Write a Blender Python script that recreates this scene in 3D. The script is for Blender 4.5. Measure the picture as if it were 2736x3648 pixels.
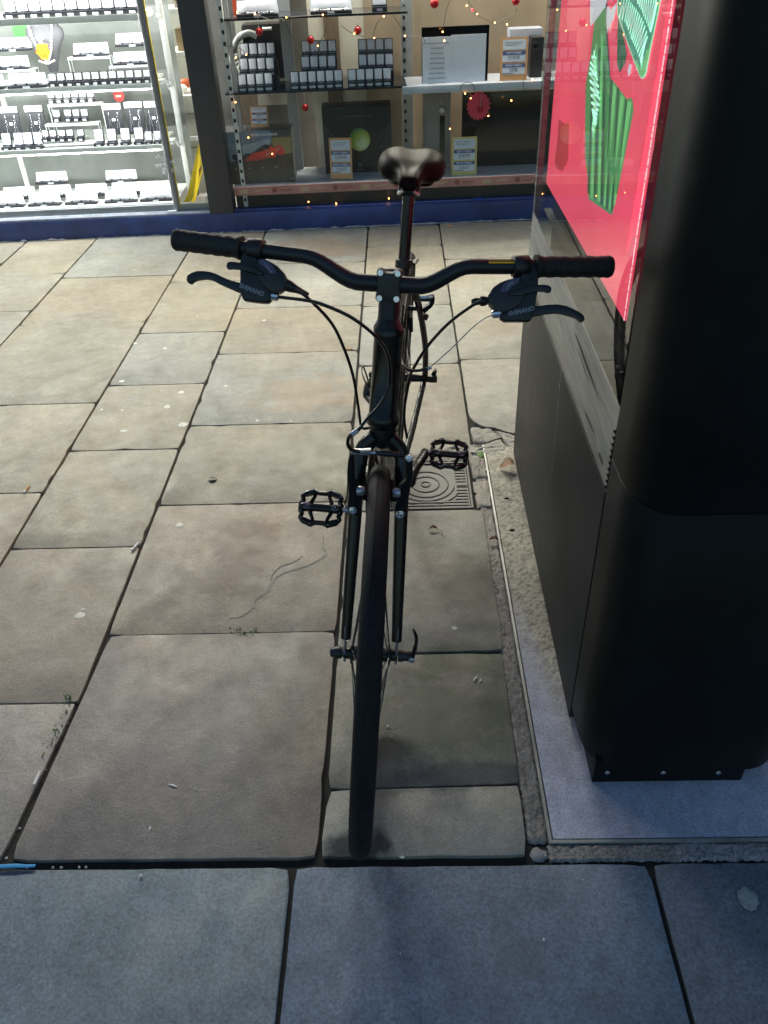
import bpy, bmesh, math, random
from mathutils import Vector as V, Matrix, Quaternion
random.seed(7)
sc = bpy.context.scene
for o in list(bpy.data.objects): bpy.data.objects.remove(o)
# ---------------------------------------------------------------- camera
FPX, PCX, PCY = 2870., 1368., 1824.          # focal length and centre in photo pixels (2736 wide)
_d = V((30., -2141., FPX)).normalized()
_dn = V((162., (162*30+FPX*FPX)/2141., FPX)).normalized()
_up = -_dn
_x = _d.cross(_up)
if _x.x < 0: _x = -_x
ROT = Matrix((_x.normalized(), _d, _up))     # photo camera axes -> world
CAM = V((0, 0, 1.45))
cam = bpy.data.cameras.new('camera'); camo = bpy.data.objects.new('camera', cam); sc.collection.objects.link(camo)
cam.sensor_fit = 'HORIZONTAL'; cam.sensor_width = 36; cam.lens = FPX/2736*36; cam.clip_start = .02; cam.clip_end = 400
c0, c1, c2 = ROT.col[0], -ROT.col[1], -ROT.col[2]
camo.matrix_world = Matrix(((c0.x, c1.x, c2.x, CAM.x), (c0.y, c1.y, c2.y, CAM.y), (c0.z, c1.z, c2.z, CAM.z), (0, 0, 0, 1)))
sc.camera = camo
# ---------------------------------------------------------------- sky, exposure
SKY_STRENGTH = .140
w = bpy.data.worlds.new('World'); sc.world = w; w.use_nodes = True
nt = w.node_tree; bg = nt.nodes['Background']
sky = nt.nodes.new('ShaderNodeTexSky'); sky.sky_type = 'NISHITA'; sky.sun_disc = False
sky.sun_elevation = math.radians(3.0); sky.sun_rotation = math.radians(15); sky.ozone_density = 2.2; sky.air_density = 1.0; sky.dust_density = 1.5
nt.links.new(sky.outputs[0], bg.inputs[0]); bg.inputs[1].default_value = SKY_STRENGTH
sc.view_settings.view_transform = 'Standard'; sc.view_settings.look = 'None'; sc.view_settings.gamma = 1; sc.view_settings.use_curve_mapping = False
sc.view_settings.exposure = 1.5
sc.render.engine = 'CYCLES'
CEIL = [44, 62, 62, 32, 8, 7, 3]
CABL, CABF = 5., 26.
def area(name, loc, direction, sx, sy, power, col, shape='RECTANGLE', spread=180):
    l = bpy.data.lights.new(name, 'AREA'); l.shape = shape; l.size = sx; l.size_y = sy; l.energy = power; l.color = col
    l.spread = math.radians(spread)
    o = bpy.data.objects.new(name, l); sc.collection.objects.link(o); o.location = loc
    o.rotation_euler = V(direction).to_track_quat('-Z', 'Y').to_euler()
    return o
# ---------------------------------------------------------------- shop frame and survey helpers
TH = .0384
SM = Matrix.Translation(V((-.77, 4.68, 0))) @ Matrix.Rotation(TH, 4, 'Z')   # shop coordinates (along, depth, up) -> world
SMI = SM.inverted()
def ray(px, py): return ROT @ V(((px-PCX)/FPX, (py-PCY)/FPX, 1.))
def onplane(px, py, p0, n):                  # where the sight line of a photo pixel meets a plane of the place
    r = ray(px, py); t = (V(p0)-CAM).dot(V(n))/r.dot(V(n)); return CAM + r*t
def onz(px, py, z=0): return onplane(px, py, (0, 0, z), (0, 0, 1))
def ony(px, py, y): return onplane(px, py, (0, y, 0), (0, 1, 0))
def onx(px, py, x): return onplane(px, py, (x, 0, 0), (1, 0, 0))
SN = (SM.to_3x3() @ V((0, 1, 0)))
def S(px, py, dep):                          # photo pixel -> shop coordinates (x, z) at a shop depth
    p = onplane(px, py, SM @ V((0, dep, 0)), SN); q = SMI @ p; return q.x, q.z
# ---------------------------------------------------------------- mesh builder
class MB:
    def __init__(s, xf=None): s.v = []; s.f = []; s.xf = xf
    def add(s, vs, fs):
        n = len(s.v); s.v += [V(p) for p in vs]; s.f += [tuple(i+n for i in f) for f in fs]; return s
    def box(s, a, b, xf=None):
        x0, y0, z0 = a; x1, y1, z1 = b
        vs = [V((x, y, z)) for z in (z0, z1) for y in (y0, y1) for x in (x0, x1)]
        if xf: vs = [xf @ p for p in vs]
        return s.add(vs, [(0, 2, 3, 1), (4, 5, 7, 6), (0, 1, 5, 4), (2, 6, 7, 3), (0, 4, 6, 2), (1, 3, 7, 5)])
    def cb(s, c, d, xf=None): return s.box([c[i]-d[i]/2 for i in range(3)], [c[i]+d[i]/2 for i in range(3)], xf)
    def prism(s, pts, ext):
        pts = [V(p) for p in pts]; e = V(ext); n = len(pts)
        return s.add(pts+[p+e for p in pts], [tuple(range(n))[::-1], tuple(range(n, 2*n))]+[(i, (i+1) % n, (i+1) % n+n, i+n) for i in range(n)])
    def tube(s, pts, r, seg=10, closed=False, caps=True, flat=1., nrm=None):
        pts = [V(p) for p in pts]; n = len(pts)
        rs = r if isinstance(r, (list, tuple)) else [r]*n
        T = []
        for i in range(n):
            a = pts[(i-1) % n] if (i > 0 or closed) else pts[i]; b = pts[(i+1) % n] if (i < n-1 or closed) else pts[i]
            T.append((b-a).normalized())
        u = V(nrm) if nrm else (V((0, 0, 1)) if abs(T[0].z) < .9 else V((1, 0, 0)))
        vs = []
        for i in range(n):
            u = (u - T[i]*u.dot(T[i])).normalized(); q = T[i].cross(u)
            for k in range(seg):
                a = 2*math.pi*k/seg; vs.append(pts[i]+(u*math.cos(a)*flat+q*math.sin(a))*rs[i])
        fs = []
        for i in range(n if closed else n-1):
            j = (i+1) % n
            for k in range(seg): fs.append((i*seg+k, i*seg+(k+1) % seg, j*seg+(k+1) % seg, j*seg+k))
        if caps and not closed: fs += [tuple(range(seg))[::-1], tuple((n-1)*seg+k for k in range(seg))]
        return s.add(vs, fs)
    def lathe(s, o, ax, prof, seg=24):       # prof: (distance along axis, radius)
        o = V(o); ax = V(ax).normalized()
        return s.tube2([o+ax*t for t, r in prof], [max(r, 1e-5) for t, r in prof], ax, seg)
    def tube2(s, pts, rs, ax, seg):
        u = ax.orthogonal().normalized(); q = ax.cross(u); vs = []; n = len(pts)
        for p, r in zip(pts, rs):
            for k in range(seg):
                a = 2*math.pi*k/seg; vs.append(p+(u*math.cos(a)+q*math.sin(a))*r)
        fs = [(i*seg+k, i*seg+(k+1) % seg, (i+1)*seg+(k+1) % seg, (i+1)*seg+k) for i in range(n-1) for k in range(seg)]
        fs += [tuple(range(seg))[::-1], tuple((n-1)*seg+k for k in range(seg))]
        return s.add(vs, fs)
    def ball(s, c, r, seg=14, sc_=(1, 1, 1)):
        c = V(c); vs = []; fs = []; n = seg//2
        for i in range(1, n):
            t = math.pi*i/n
            for k in range(seg):
                a = 2*math.pi*k/seg; vs.append(c+V((math.sin(t)*math.cos(a)*sc_[0], math.sin(t)*math.sin(a)*sc_[1], math.cos(t)*sc_[2]))*r)
        vs += [c+V((0, 0, r*sc_[2])), c-V((0, 0, r*sc_[2]))]; a, b = len(vs)-2, len(vs)-1
        for i in range(n-2):
            for k in range(seg): fs.append((i*seg+k, (i+1)*seg+k, (i+1)*seg+(k+1) % seg, i*seg+(k+1) % seg))
        for k in range(seg):
            fs.append((a, k, (k+1) % seg)); fs.append((b, (n-2)*seg+(k+1) % seg, (n-2)*seg+k))
        return s.add(vs, fs)
    def grid(s, rows):                       # rows of equally many points
        m = len(rows[0]); vs = [p for r in rows for p in r]
        return s.add(vs, [(i*m+j, i*m+j+1, (i+1)*m+j+1, (i+1)*m+j) for i in range(len(rows)-1) for j in range(m-1)])
def rounded(w, h, r, n=5):                   # rounded rectangle outline, centred
    o = []
    for cx, cy, a0 in ((w/2-r, h/2-r, 0), (-w/2+r, h/2-r, 90), (-w/2+r, -h/2+r, 180), (w/2-r, -h/2+r, 270)):
        for i in range(n+1):
            a = math.radians(a0+90*i/n); o.append((cx+r*math.cos(a), cy+r*math.sin(a)))
    return o
def spline(pts, k=8):                        # Catmull-Rom through the points
    P = [V(p) for p in pts]; P = [P[0]*2-P[1]]+P+[P[-1]*2-P[-2]]; o = []
    for i in range(1, len(P)-2):
        for j in range(k):
            t = j/k; a, b, c, d = P[i-1:i+3]
            o.append(.5*((2*b)+(c-a)*t+(2*a-5*b+4*c-d)*t*t+(3*b-a-3*c+d)*t**3))
    o.append(P[-2]); return o
# ---------------------------------------------------------------- objects
def tag(o, label=None, cat=None, group=None, kind=None):
    if label: o['label'] = label
    if cat: o['category'] = cat
    if group: o['group'] = group
    if kind: o['kind'] = kind
    return o
def origin(o):
    p = V((0, 0, 0))
    while o: p += o.location; o = o.parent
    return p
def thing(name, loc, label, cat, group=None, local=False):
    o = bpy.data.objects.new(name, None); sc.collection.objects.link(o); o.location = V(loc); o.empty_display_size = .05
    return tag(o, label, cat, group)
def build(name, mb, m, parent=None, smooth=.6, bev=0, loc=None, subd=0, label=None, xf=None, fixn=True):
    """links the builder's shapes (world coordinates) as ONE mesh object; under a parent they are stored relative to it"""
    off = origin(parent) if parent else (V(loc) if loc else V((0, 0, 0)))
    vs = mb.v
    if xf: vs = [xf @ p for p in vs]
    me = bpy.data.meshes.new(name); me.from_pydata([p-off for p in vs], [], mb.f)
    bm = bmesh.new(); bm.from_mesh(me)
    if fixn: bmesh.ops.recalc_face_normals(bm, faces=bm.faces)
    if bev:
        es = [e for e in bm.edges if len(e.link_faces) == 2 and e.calc_face_angle(0) > .5]
        bmesh.ops.bevel(bm, geom=es, offset=bev, segments=2, affect='EDGES', profile=.6, clamp_overlap=True)
    for f in bm.faces: f.smooth = True
    for e in bm.edges: e.smooth = (len(e.link_faces) == 2 and e.calc_face_angle(0) < smooth)
    bm.to_mesh(me); bm.free()
    o = bpy.data.objects.new(name, me); sc.collection.objects.link(o)
    if parent: o.parent = parent
    else: o.location = off
    if m: me.materials.append(m)
    if subd:
        s = o.modifiers.new('s', 'SUBSURF'); s.levels = subd; s.render_levels = subd
    if label: o['label'] = label
    return o
def copytree(o, loc=None, rotz=None, label=None, parent=None):
    c = o.copy(); sc.collection.objects.link(c); c.parent = parent
    for ch in o.children: copytree(ch, parent=c)
    if loc is not None: c.location = loc
    if rotz is not None: c.rotation_euler = (c.rotation_euler[0], c.rotation_euler[1], rotz)
    if label: c['label'] = label
    return c
_tc = {}
def textmb(txt, size, xf, depth=.0006, mb=None, squash=1., bold=0.):
    key = (txt, bold)
    if key not in _tc:
        cu = bpy.data.curves.new('t', 'FONT'); cu.body = txt; cu.size = 1; cu.extrude = 0; cu.offset = bold; cu.resolution_u = 3; cu.align_x = 'CENTER'; cu.align_y = 'CENTER'
        ob = bpy.data.objects.new('t', cu); sc.collection.objects.link(ob)
        dg = bpy.context.evaluated_depsgraph_get(); me = ob.evaluated_get(dg).to_mesh()
        _tc[key] = ([v.co.copy() for v in me.vertices], [tuple(p.vertices) for p in me.polygons])
        ob.evaluated_get(dg).to_mesh_clear(); bpy.data.objects.remove(ob); bpy.data.curves.remove(cu)
    vs, fs = _tc[key]; mb = mb or MB()
    mb.add([xf @ V((p.x*size*squash, p.y*size, depth)) for p in vs], fs)
    return mb
def frame(o, xd, yd):                        # matrix with given origin, x and y directions
    x = V(xd).normalized(); y = V(yd); y = (y-x*y.dot(x)).normalized(); z = x.cross(y); o = V(o)
    return Matrix(((x.x, y.x, z.x, o.x), (x.y, y.y, z.y, o.y), (x.z, y.z, z.z, o.z), (0, 0, 0, 1)))
# ---------------------------------------------------------------- materials
def mat(name, col, rough=.5, metal=0., var=.12, scale=14., bump=0., bscale=80., coat=0., emit=0., spec=.5, alpha=None, stretch=None):
    m = bpy.data.materials.new(name); m.use_nodes = True; n = m.node_tree.nodes; L = m.node_tree.links
    b = n['Principled BSDF']; b.inputs['Roughness'].default_value = rough; b.inputs['Metallic'].default_value = metal
    b.inputs['Coat Weight'].default_value = coat; b.inputs['Coat Roughness'].default_value = .08; b.inputs['Specular IOR Level'].default_value = spec
    tc = n.new('ShaderNodeTexCoord'); src = tc.outputs['Object']
    if stretch:
        mp = n.new('ShaderNodeMapping'); mp.inputs['Scale'].default_value = stretch; L.new(src, mp.inputs[0]); src = mp.outputs[0]
    nz = n.new('ShaderNodeTexNoise'); nz.inputs['Scale'].default_value = scale; nz.inputs['Detail'].default_value = 6; nz.inputs['Roughness'].default_value = .6; L.new(src, nz.inputs[0])
    cr = n.new('ShaderNodeValToRGB'); L.new(nz.outputs[0], cr.inputs[0])
    c = V(col[:3]); cr.color_ramp.elements[0].position = .3; cr.color_ramp.elements[1].position = .7
    cr.color_ramp.elements[0].color = (*[max(0, x*(1-var)) for x in c], 1); cr.color_ramp.elements[1].color = (*[min(1, x*(1+var)) for x in c], 1)
    L.new(cr.outputs[0], b.inputs['Base Color'])
    if bump:
        nb = n.new('ShaderNodeTexNoise'); nb.inputs['Scale'].default_value = bscale; nb.inputs['Detail'].default_value = 5; L.new(src, nb.inputs[0])
        bp = n.new('ShaderNodeBump'); bp.inputs['Strength'].default_value = bump; bp.inputs['Distance'].default_value = .002
        L.new(nb.outputs[0], bp.inputs['Height']); L.new(bp.outputs[0], b.inputs['Normal'])
    rr = n.new('ShaderNodeMapRange'); rr.inputs[3].default_value = max(.03, rough-.08); rr.inputs[4].default_value = min(1, rough+.08)
    L.new(nz.outputs[0], rr.inputs[0]); L.new(rr.outputs[0], b.inputs['Roughness'])
    if emit:
        L.new(cr.outputs[0], b.inputs['Emission Color']); b.inputs['Emission Strength'].default_value = emit
    return m
def glassmat(name, ior=1.5, tint=(1, 1, 1), dirt=0., rough=.0, dcol=(.5, .5, .5)):
    m = bpy.data.materials.new(name); m.use_nodes = True; n = m.node_tree.nodes; L = m.node_tree.links; n.clear()
    out = n.new('ShaderNodeOutputMaterial'); fr = n.new('ShaderNodeFresnel'); fr.inputs[0].default_value = ior
    gl = n.new('ShaderNodeBsdfGlossy'); gl.inputs['Roughness'].default_value = rough
    tr = n.new('ShaderNodeBsdfTransparent'); tr.inputs[0].default_value = (*tint, 1)
    mx = n.new('ShaderNodeMixShader'); ge = n.new('ShaderNodeNewGeometry'); iv = n.new('ShaderNodeMath'); iv.operation = 'SUBTRACT'; iv.inputs[0].default_value = 1; L.new(ge.outputs['Backfacing'], iv.inputs[1]); mm = n.new('ShaderNodeMath'); mm.operation = 'MULTIPLY'; L.new(fr.outputs[0], mm.inputs[0]); L.new(iv.outputs[0], mm.inputs[1])
    L.new(mm.outputs[0], mx.inputs[0]); L.new(tr.outputs[0], mx.inputs[1]); L.new(gl.outputs[0], mx.inputs[2])
    last = mx
    if dirt:
        tc = n.new('ShaderNodeTexCoord'); nz = n.new('ShaderNodeTexNoise'); nz.inputs['Scale'].default_value = 6; nz.inputs['Detail'].default_value = 8; L.new(tc.outputs['Object'], nz.inputs[0])
        mr = n.new('ShaderNodeMapRange'); mr.inputs[1].default_value = .4; mr.inputs[2].default_value = .75; mr.inputs[4].default_value = dirt; L.new(nz.outputs[0], mr.inputs[0])
        df = n.new('ShaderNodeBsdfDiffuse'); df.inputs[0].default_value = (*dcol, 1); m2 = n.new('ShaderNodeMixShader')
        L.new(mr.outputs[0], m2.inputs[0]); L.new(mx.outputs[0], m2.inputs[1]); L.new(df.outputs[0], m2.inputs[2]); last = m2
    L.new(last.outputs[0], out.inputs[0]); return m
M = {}
M['black_metal'] = mat('black_powder_coat', (.009, .010, .0105), .42, 0, .35, 4, .03, 300, spec=.12)
M['panel'] = mat('dark_grey_panel', (.022, .023, .026), .52, 0, .3, 7, .04, 200, stretch=(1, 6, .7), spec=.25)
M['panel_edge'] = mat('grey_metal_trim', (.34, .34, .33), .45, .4, .35, 12, stretch=(1, .6, 9))
M['rubber'] = mat('tyre_rubber', (.013, .013, .015), .66, 0, .45, 60, .5, 420, spec=.25)
M['frame'] = mat('gloss_black_paint', (.009, .008, .008), .27, 0, .2, 20, coat=.12, spec=.35)
M['matte'] = mat('satin_black_alloy', (.014, .014, .016), .42, 0, .2, 30)
M['grip'] = mat('grip_rubber', (.016, .015, .015), .6, 0, .2, 60, .5, 420)
M['plastic'] = mat('black_plastic', (.014, .012, .013), .4, 0, .15, 60, .1, 500)
M['silver'] = mat('polished_alloy', (.72, .72, .76), .25, 1, .08, 60)
M['satin'] = mat('satin_alloy', (.45, .45, .5), .38, .9, .1, 60)
M['spoke'] = mat('dark_spoke_steel', (.10, .10, .10), .3, .9, .1, 60)
M['chain'] = mat('oily_chain', (.05, .045, .04), .4, .8, .3, 200)
M['cable'] = mat('cable_housing', (.009, .009, .009), .3, 0, .1, 20)
M['wire'] = mat('steel_wire', (.5, .5, .55), .3, 1, .05, 20)
M['saddle'] = mat('saddle_vinyl', (.010, .007, .007), .42, 0, .15, 30, .08, 300, spec=.03)
M['white'] = mat('white_print', (.75, .75, .78), .5, 0, .04)
M['letter'] = mat('grey_lettering', (.26, .26, .30), .5, 0, .05)
M['purple'] = mat('indicator_window', (.06, .05, .10), .2, 0, .2, 60, coat=.5)
M['yellow'] = mat('yellow_plastic', (.85, .62, .02), .4, 0, .08)
M['red'] = mat('red_gloss', (.55, .02, .02), .22, 0, .1, coat=.5)
# ================================================================ GROUND
def stone(name, speck=0., stains=(), bumpd=.004, fine=1.):
    m = bpy.data.materials.new(name); m.use_nodes = True; n = m.node_tree.nodes; L = m.node_tree.links; b = n['Principled BSDF']
    at = n.new('ShaderNodeAttribute'); at.attribute_name = 'Col'; tc = n.new('ShaderNodeTexCoord')
    def noise(s, d=6, r=.6, dist=0.):
        z = n.new('ShaderNodeTexNoise'); z.inputs['Scale'].default_value = s; z.inputs['Detail'].default_value = d; z.inputs['Roughness'].default_value = r; z.inputs['Distortion'].default_value = dist
        L.new(tc.outputs['Object'], z.inputs[0]); return z.outputs[0]
    def rng(v, a, c, lo, hi):
        r = n.new('ShaderNodeMapRange'); r.inputs[1].default_value = a; r.inputs[2].default_value = c; r.inputs[3].default_value = lo; r.inputs[4].default_value = hi; L.new(v, r.inputs[0]); return r.outputs[0]
    def mul(col, fac):
        x = n.new('ShaderNodeMix'); x.data_type = 'RGBA'; x.blend_type = 'MULTIPLY'; x.inputs[0].default_value = 1
        L.new(col, x.inputs[6]); L.new(fac, x.inputs[7]); return x.outputs[2]
    def mixc(col, fac, c2):
        x = n.new('ShaderNodeMix'); x.data_type = 'RGBA'; L.new(fac, x.inputs[0]); L.new(col, x.inputs[6]); x.inputs[7].default_value = (*c2, 1); return x.outputs[2]
    c = at.outputs['Color']
    if speck == 0:
        c = mixc(c, rng(noise(1.7, 5, .55, .9), .50, .68, 0, .42), (.33, .25, .15))
        c = mixc(c, rng(noise(2.3, 6, .6, 1.4), .52, .68, 0, .5), (.245, .24, .205))
        c = mixc(c, rng(noise(5, 7, .65, .8), .53, .72, 0, .5), (.17, .14, .125))
    c = mul(c, rng(noise(3.2, 8, .68), .25, .75, .70, 1.25))
    c = mul(c, rng(noise(26, 8, .75), .25, .75, .76, 1.2))
    c = mul(c, rng(noise(240*fine, 3, .7),   .3, .7, .74-speck, 1.22+speck))
    c = mixc(c, rng(noise(90, 2, .5), .68, .74, 0, .35), (.08, .075, .07))
    vo = n.new('ShaderNodeTexVoronoi'); vo.inputs['Scale'].default_value = 16; L.new(tc.outputs['Object'], vo.inputs[0])
    c = mixc(c, rng(vo.outputs['Distance'], .012, .03, .6, 0), (.50, .49, .45))
    for (x, y, rx, ry, colr, k) in stains:
        mp = n.new('ShaderNodeMapping'); mp.vector_type = 'POINT'; mp.inputs['Location'].default_value = (-x/rx, -y/ry, 0); mp.inputs['Scale'].default_value = (1/rx, 1/ry, 1); L.new(tc.outputs['Object'], mp.inputs[0])
        le = n.new('ShaderNodeVectorMath'); le.operation = 'LENGTH'; L.new(mp.outputs[0], le.inputs[0])
        ad = n.new('ShaderNodeMath'); ad.operation = 'ADD'; L.new(le.outputs['Value'], ad.inputs[0]); L.new(rng(noise(9, 8, .7), .3, .7, -.7, .6), ad.inputs[1])
        c = mixc(c, rng(ad.outputs[0], .55, 1.15, k, 0), colr)
    L.new(c, b.inputs['Base Color'])
    L.new(rng(noise(12, 6, .6), .3, .7, .48, .74), b.inputs['Roughness'])
    hs = n.new('ShaderNodeMath'); hs.operation = 'MULTIPLY_ADD'; L.new(noise(14, 8, .68, .3), hs.inputs[0]); hs.inputs[1].default_value = 1.; L.new(rng(noise(190*fine, 4, .7), 0, 1, 0, .28), hs.inputs[2])
    bp = n.new('ShaderNodeBump'); bp.inputs['Strength'].default_value = .75; bp.inputs['Distance'].default_value = bumpd; L.new(hs.outputs[0], bp.inputs['Height'])
    # riven ledges: stepped noise
    st = n.new('ShaderNodeMath'); st.operation = 'MULTIPLY'; L.new(noise(2.6, 5, .55, .9), st.inputs[0]); st.inputs[1].default_value = 9
    fl = n.new('ShaderNodeMath'); fl.operation = 'FLOOR'; L.new(st.outputs[0], fl.inputs[0])
    b2 = n.new('ShaderNodeBump'); b2.inputs['Strength'].default_value = .3 if speck == 0 else 0; b2.inputs['Distance'].default_value = .0022; L.new(fl.outputs[0], b2.inputs['Height']); L.new(bp.outputs[0], b2.inputs['Normal'])
    L.new(b2.outputs[0], b.inputs['Normal'])
    return m
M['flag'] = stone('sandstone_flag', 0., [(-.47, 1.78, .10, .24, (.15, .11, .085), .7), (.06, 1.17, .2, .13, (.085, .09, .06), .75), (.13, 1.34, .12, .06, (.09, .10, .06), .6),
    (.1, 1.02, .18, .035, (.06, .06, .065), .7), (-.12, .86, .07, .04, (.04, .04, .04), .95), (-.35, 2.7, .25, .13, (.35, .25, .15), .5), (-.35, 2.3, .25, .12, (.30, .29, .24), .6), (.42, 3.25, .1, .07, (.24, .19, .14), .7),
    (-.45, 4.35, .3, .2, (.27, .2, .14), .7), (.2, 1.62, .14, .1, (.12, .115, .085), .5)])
M['slate'] = stone('blue_slate', .12, [(.17, .655, .05, .04, (.07, .08, .09), .3), (.3, .585, .035, .02, (.07, .08, .09), .3)], .0016, .7)
M['mortar'] = mat('joint_dirt', (.018, .016, .014), .9, 0, .5, 60, .6, 150)
M['cement'] = stone('worn_cement', .14, (), .010); M['plate'] = stone('dirty_steel_plate', .10, (), .0012)
def setcolv(o, fn):
    me = o.data; a = me.color_attributes.new('Col', 'FLOAT_COLOR', 'POINT')
    for i, v in enumerate(me.vertices): a.data[i].color = (*fn(v.co), 1)
def setcol(o, cols):                         # one colour per face group
    me = o.data; a = me.color_attributes.new('Col', 'FLOAT_COLOR', 'CORNER')
    for p in me.polygons:
        c = cols[p.index]
        for li in p.loop_indices: a.data[li].color = (*c, 1)
def slab(mb, cols, poly, col, depth=.0115, z=0., jit=.0006, gap=0.):
    """a flag with slightly ragged, rounded edges"""
    P = [V((x, y)) for x, y in poly]; n = len(P); out = []
    cx = sum((p for p in P), V((0, 0)))/n
    for i in range(n):
        a, b = P[i], P[(i+1) % n]; L_ = (b-a).length; k = max(2, int(L_/.035))
        nrm = V(((b-a).y, -(b-a).x)).normalized()
        if nrm.dot(cx-a) < 0: nrm = -nrm
        for j in range(k):
            p = a+(b-a)*(j/k)
            chip = random.random() < .022
            p = p + nrm*(gap+random.uniform(-jit, jit)+(random.uniform(.002, .008) if chip else 0))
            if j == 0:                        # knock the corner off
                d = (cx-a).normalized(); p = a+d*(gap*1.4+random.uniform(.003, .008))
            out.append((p, nrm))
    tz = z+random.uniform(-.0008, .0008); m = len(out); vs = []
    for zz, ins in ((tz-depth, -.0005), (tz-.0014, 0.), (tz-.0004, .0008), (tz, .0022)):
        for p, nr in out: q = p+nr*ins; vs.append(V((q.x, q.y, zz)))
    fs = []
    for r in range(3):
        for k in range(m): fs.append((r*m+k, r*m+(k+1) % m, (r+1)*m+(k+1) % m, (r+1)*m+k))
    fs.append(tuple(3*m+k for k in range(m)))
    mb.add(vs, fs); cols += [tuple(x*.8 for x in col)]*m + [col]*(len(fs)-m)
BE = [(.325, .292, .225), (.308, .28, .215), (.305, .282, .228), (.33, .29, .22), (.31, .28, .225), (.295, .268, .215), (.315, .278, .21)]
BE = [tuple(v*.93 for v in c) for c in BE]
GR = [(.29, .285, .25), (.275, .27, .24), (.27, .265, .245)]
mb = MB(); cols = []
Y0 = .842
colsx = [(-2.74, -2.145, [4.62, 4.25, 3.7, 3.05, 2.5, 1.9, 1.4, Y0]), (-2.135, -1.742, [4.64, 4.08, 3.59, 3.0, 2.45, 2.0, 1.5, Y0]),
    (-1.733, -1.158, [4.65, 4.01, 3.425, 2.675, 2.09, 1.45, Y0]), (-1.15, -.772, [4.67, 3.90, 3.295, 2.81, 2.335, 1.805, 1.23, Y0]),
    (-.763, -.183, [4.68, 4.125, 3.545, 3.065, 2.485, 2.005, 1.447, Y0]), (-.174, .224, [4.69, 4.345, 3.88, 3.525, 2.925, 2.215]),
    (.232, .86, [4.71, 4.115, 2.955, 2.45]), (.868, 1.4, [4.73, 4.2, 3.6, 2.9, 2.3, 1.6, Y0]), (1.408, 1.95, [4.75, 3.9, 3.3, 2.7, 2.0, 1.4, Y0])]
for x0, x1, ys in colsx:
    for a, b in zip(ys[:-1], ys[1:]):
        c = random.choice(BE+GR[:2]); k_ = random.uniform(.93, 1.06); c = tuple(v*k_ for v in c)
        if a < 2.2: c = (c[0]*.97, c[1]*.90, c[2]*.90)
        sx = .012 if x0 < -.7 and b < 1.3 and x0 > -1.2 else 0
        if (x0, b) == (-.763, Y0): slab(mb, cols, [(-.757, a), (-.183, a), (-.186, b), (-.783, b)], (.245, .212, .19)); continue
        if (x0, b) == (-1.15, Y0): slab(mb, cols, [(x0-.02, a), (-.776, a), (-.803, b), (x0-.03, b)], (.29, .26, .235), z=-.001); continue
        if (x0, b) == (.232, 2.45): slab(mb, cols, [(x0, a), (x1, a), (x1, 2.33), (.385, 2.375), (.31, 2.42), (.262, 2.44), (.233, 2.5)], (.34, .31, .26)); continue
        slab(mb, cols, [(x0, a-.0018), (x1, a-.0018), (x1, b+.0018), (x0, b+.0018)], c)
slab(mb, cols, [(-.174, 2.205), (-.055, 2.205), (-.055, 1.955), (-.174, 1.955)], (.33, .33, .29))
slab(mb, cols, [(-.174, 1.948), (.231, 1.948), (.231, 1.372), (-.174, 1.372)], (.255, .238, .205))
slab(mb, cols, [(-.174, 1.366), (.226, 1.366), (.223, 1.000), (-.174, .992)], (.215, .205, .175), z=-.0015)
slab(mb, cols, [(-.172, .988), (.221, .994), (.218, Y0), (-.18, Y0)], (.32, .30, .265), z=.0015)
for i in range(6):                           # more of the footway left of the view
    x0 = -3.4-.62*i; y = 4.6
    while y > 1.: y2 = max(Y0, y-random.uniform(.4, .75)); slab(mb, cols, [(x0, y), (x0+.612, y), (x0+.612, y2), (x0, y2)], random.choice(BE)); y = y2
for i in range(5):
    x0 = 1.958+.62*i; y = 4.74
    while y > 1.: y2 = max(Y0, y-random.uniform(.4, .75)); slab(mb, cols, [(x0, y), (x0+.612, y), (x0+.612, y2), (x0, y2)], random.choice(BE)); y = y2
def ridge(P, wd, h, c, seed=1):              # a flaked ledge on the face of a flag
    r_ = random.Random(seed); Q = spline([onz(x, y) for x, y in P], 7); n_ = len(Q); L1 = []; L2 = []; L3 = []
    for i, q in enumerate(Q):
        t = (Q[min(i+1, n_-1)]-Q[max(i-1, 0)]).normalized(); nn = V((-t.y, t.x, 0)); e_ = math.sin(math.pi*i/(n_-1))**.4; j_ = nn*r_.uniform(-.0012, .0012)
        L1.append(q+j_-nn*wd*.18*e_+V((0, 0, -.001))); L2.append(q+j_+V((0, 0, h*e_*r_.uniform(.7, 1.1)+.0002))); L3.append(q+j_+nn*wd*e_*r_.uniform(.7, 1.2)+V((0, 0, -.001)))
    k0 = len(mb.f); mb.grid([L1, L2, L3]); cols.extend([c]*(len(mb.f)-k0))
RC = (.25, .24, .21)
ridge([(1152, 1905), (1150, 1945), (1160, 1975), (1135, 1995), (1105, 2010), (1070, 2022), (1030, 2035), (985, 2055), (958, 2088), (950, 2110), (912, 2135), (900, 2165), (860, 2195), (815, 2205)], .009, .0010, RC, 1)
ridge([(1080, 1978), (1050, 2000), (1000, 2018), (975, 2040), (962, 2070)], .006, .001, RC, 3)
o = build('flagstone_pavement', mb, M['flag'], fixn=False); tag(o, kind='structure'); setcol(o, cols)
mb = MB(); cols = []
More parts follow.
